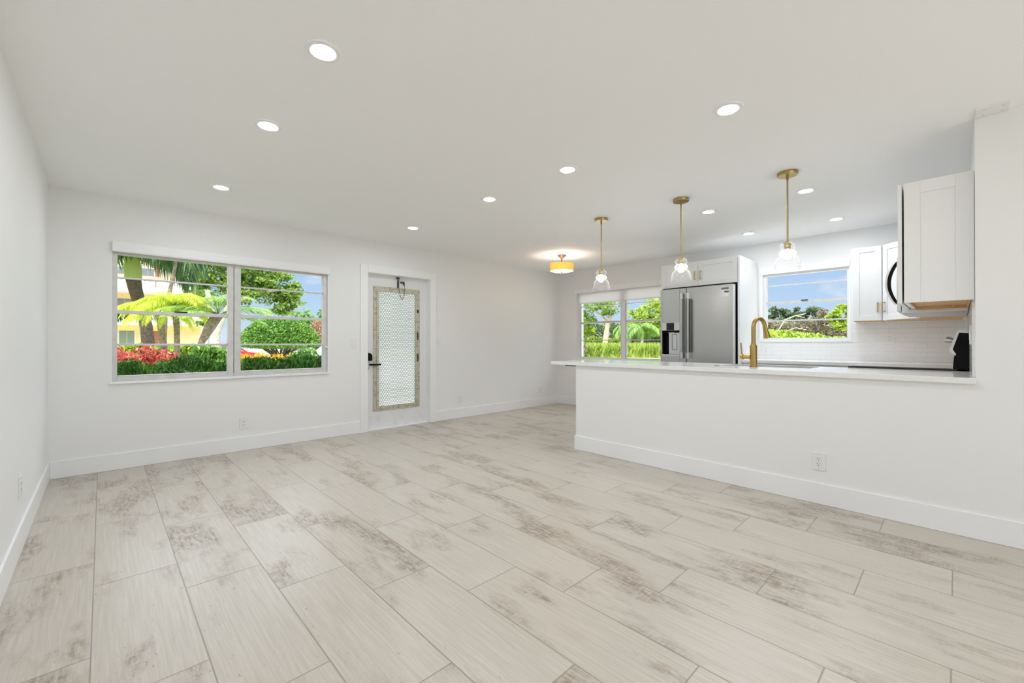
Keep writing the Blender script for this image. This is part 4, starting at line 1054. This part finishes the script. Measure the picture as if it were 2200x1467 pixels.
struct(obj('garden_wall', box(B_(), 58, 58.4, 20, 45, gb, 2.1), mat('brown_wall', (.40, .22, .13), .9)))
gt = thing('tree', 'airy tree with pale forked trunk seen through the window left of the fridge', 'tree', (40, 26.8, gb))
bm = B_()
tube(bm, [(40, 27.0, gb), (40, 26.7, 1.6), (40, 26.45, 3.3)], [.36, .30, .26], 12)
tube(bm, [(40, 26.45, 3.2), (40, 27.2, 4.2), (40, 28.6, 5.0)], [.20, .14, .06], 8)
tube(bm, [(40, 26.45, 3.2), (40, 25.9, 4.4), (40, 25.2, 5.6)], [.20, .13, .06], 8)
tube(bm, [(40, 26.1, 4.0), (40, 26.6, 5.0), (40, 26.9, 6.2)], [.13, .10, .05], 8)
obj('trunk', bm, mat('gumbo_bark', (.52, .40, .32), .85), gt, smooth=True)
P1, N1 = clusters((40, 27.0, 5.3), (1.5, 2.7, 1.1), 46, 45, .55, .7, .95); P2, N2 = clusters((40, 29.4, 4.1), (1.3, 1.2, .9), 16, 55, .5, .7, .95)
leaves('foliage', np.concatenate([P1, P2]), np.concatenate([N1, N2]), .27, L_OAK, gt, .5)
bush('tree', 'lime bushy tree left of the pale-trunked tree', 'tree', (42, 31.4, 2.9), (1.4, 1.7, 1.0), 1800, .3, L_LIME, k=26)
bush('tree', 'round bright green tree seen between the window bars next to the fridge', 'tree', (42, 22.4, 4.0), (1.8, 2.05, 1.85), 4200, .32, L_LIME, k=46)
for i, (y, lab) in enumerate(((22.6, 'drooping palm under the round bright tree, left one'), (21.2, 'drooping palm under the round bright tree, right one'))):
    palm(lab, (38, y, 2.75), [(38, y + .1, gb), (38, y, 1.4), (38, y, 2.7)], [.17, .15, .14], M_BARKP, L_PALMG, 2.0, 16, .6, (.0, .8), a1=-1.5, droop=.9, wid=.12, seed=20 + i)
strip_hedge('hedge', 'dark shrubs between the drooping palms', (46, 19), (43, 27), 1.5, gb, 2.0, 3000, .35, L_BLUE)
# small kitchen window
strip_hedge('hedge', 'sunny yellow-green hedge along the bottom of the small kitchen window', (9.8, -1.0), (9.8, 4.6), 1.0, gb, 1.32, 13000, .085, L_LIME, aspect=.6)
strip_hedge('hedge', 'dry grey-brown brush behind the hedge of the small kitchen window', (36, 3.0), (36, 11.5), 3.0, gb, 2.75, 7000, .32, L_BROWN, aspect=.35)
strip_hedge('hedge', 'grey-green scrub behind the dry brush', (41, 3.0), (41, 13.5), 3.0, gb, 3.0, 4500, .40, L_BLUE)
for i, (y, z, ry) in enumerate(((11.6, 4.05, .95), (10.2, 4.1, .8), (8.9, 3.9, .8))):
    bush('tree', ['dark ragged tree at the left of the small kitchen window', 'dark ragged tree second from the left in the small kitchen window', 'dark ragged tree in the middle of the small kitchen window'][i], 'tree', (46, y, z - .5), (.9, ry, .95), 1700, .30, L_BLUE, 'dark ragged trees on the skyline', k=24)
bush('tree', 'bright lime tree at the right of the small kitchen window', 'tree', (30, 4.35, 2.55), (.8, .62, .85), 2200, .24, L_LIME, k=26)
bush('tree', 'dark brown bare bush beside the lime tree', 'tree', (34, 6.05, 2.7), (.7, .55, .8), 1300, .22, L_BROWN, k=16)
bush('tree', 'pale green small tree at the left edge of the small kitchen window', 'tree', (36, 9.9, 2.2), (.6, .45, 1.1), 1100, .24, L_OAK, k=14)
bt = thing('tree', 'bare arching pale branches above the hedge of the small kitchen window', 'tree', (33, 8.0, gb))
bm = tube(B_(), [(33, 8.6, gb), (33, 8.35, 1.9), (33, 7.9, 2.7), (33, 7.3, 2.95), (33, 6.8, 2.8)], [.06, .05, .04, .03, .02], 8)
tube(bm, [(33, 8.3, gb), (33, 7.9, 1.9), (33, 7.3, 2.15), (33, 6.7, 2.0)], [.05, .035, .03, .02], 8)
tube(bm, [(33, 7.3, 2.95), (33, 6.9, 3.0), (33, 6.7, 3.1)], [.04, .03, .02], 8)
obj('branch', bm, M_BARKP, bt, smooth=True)
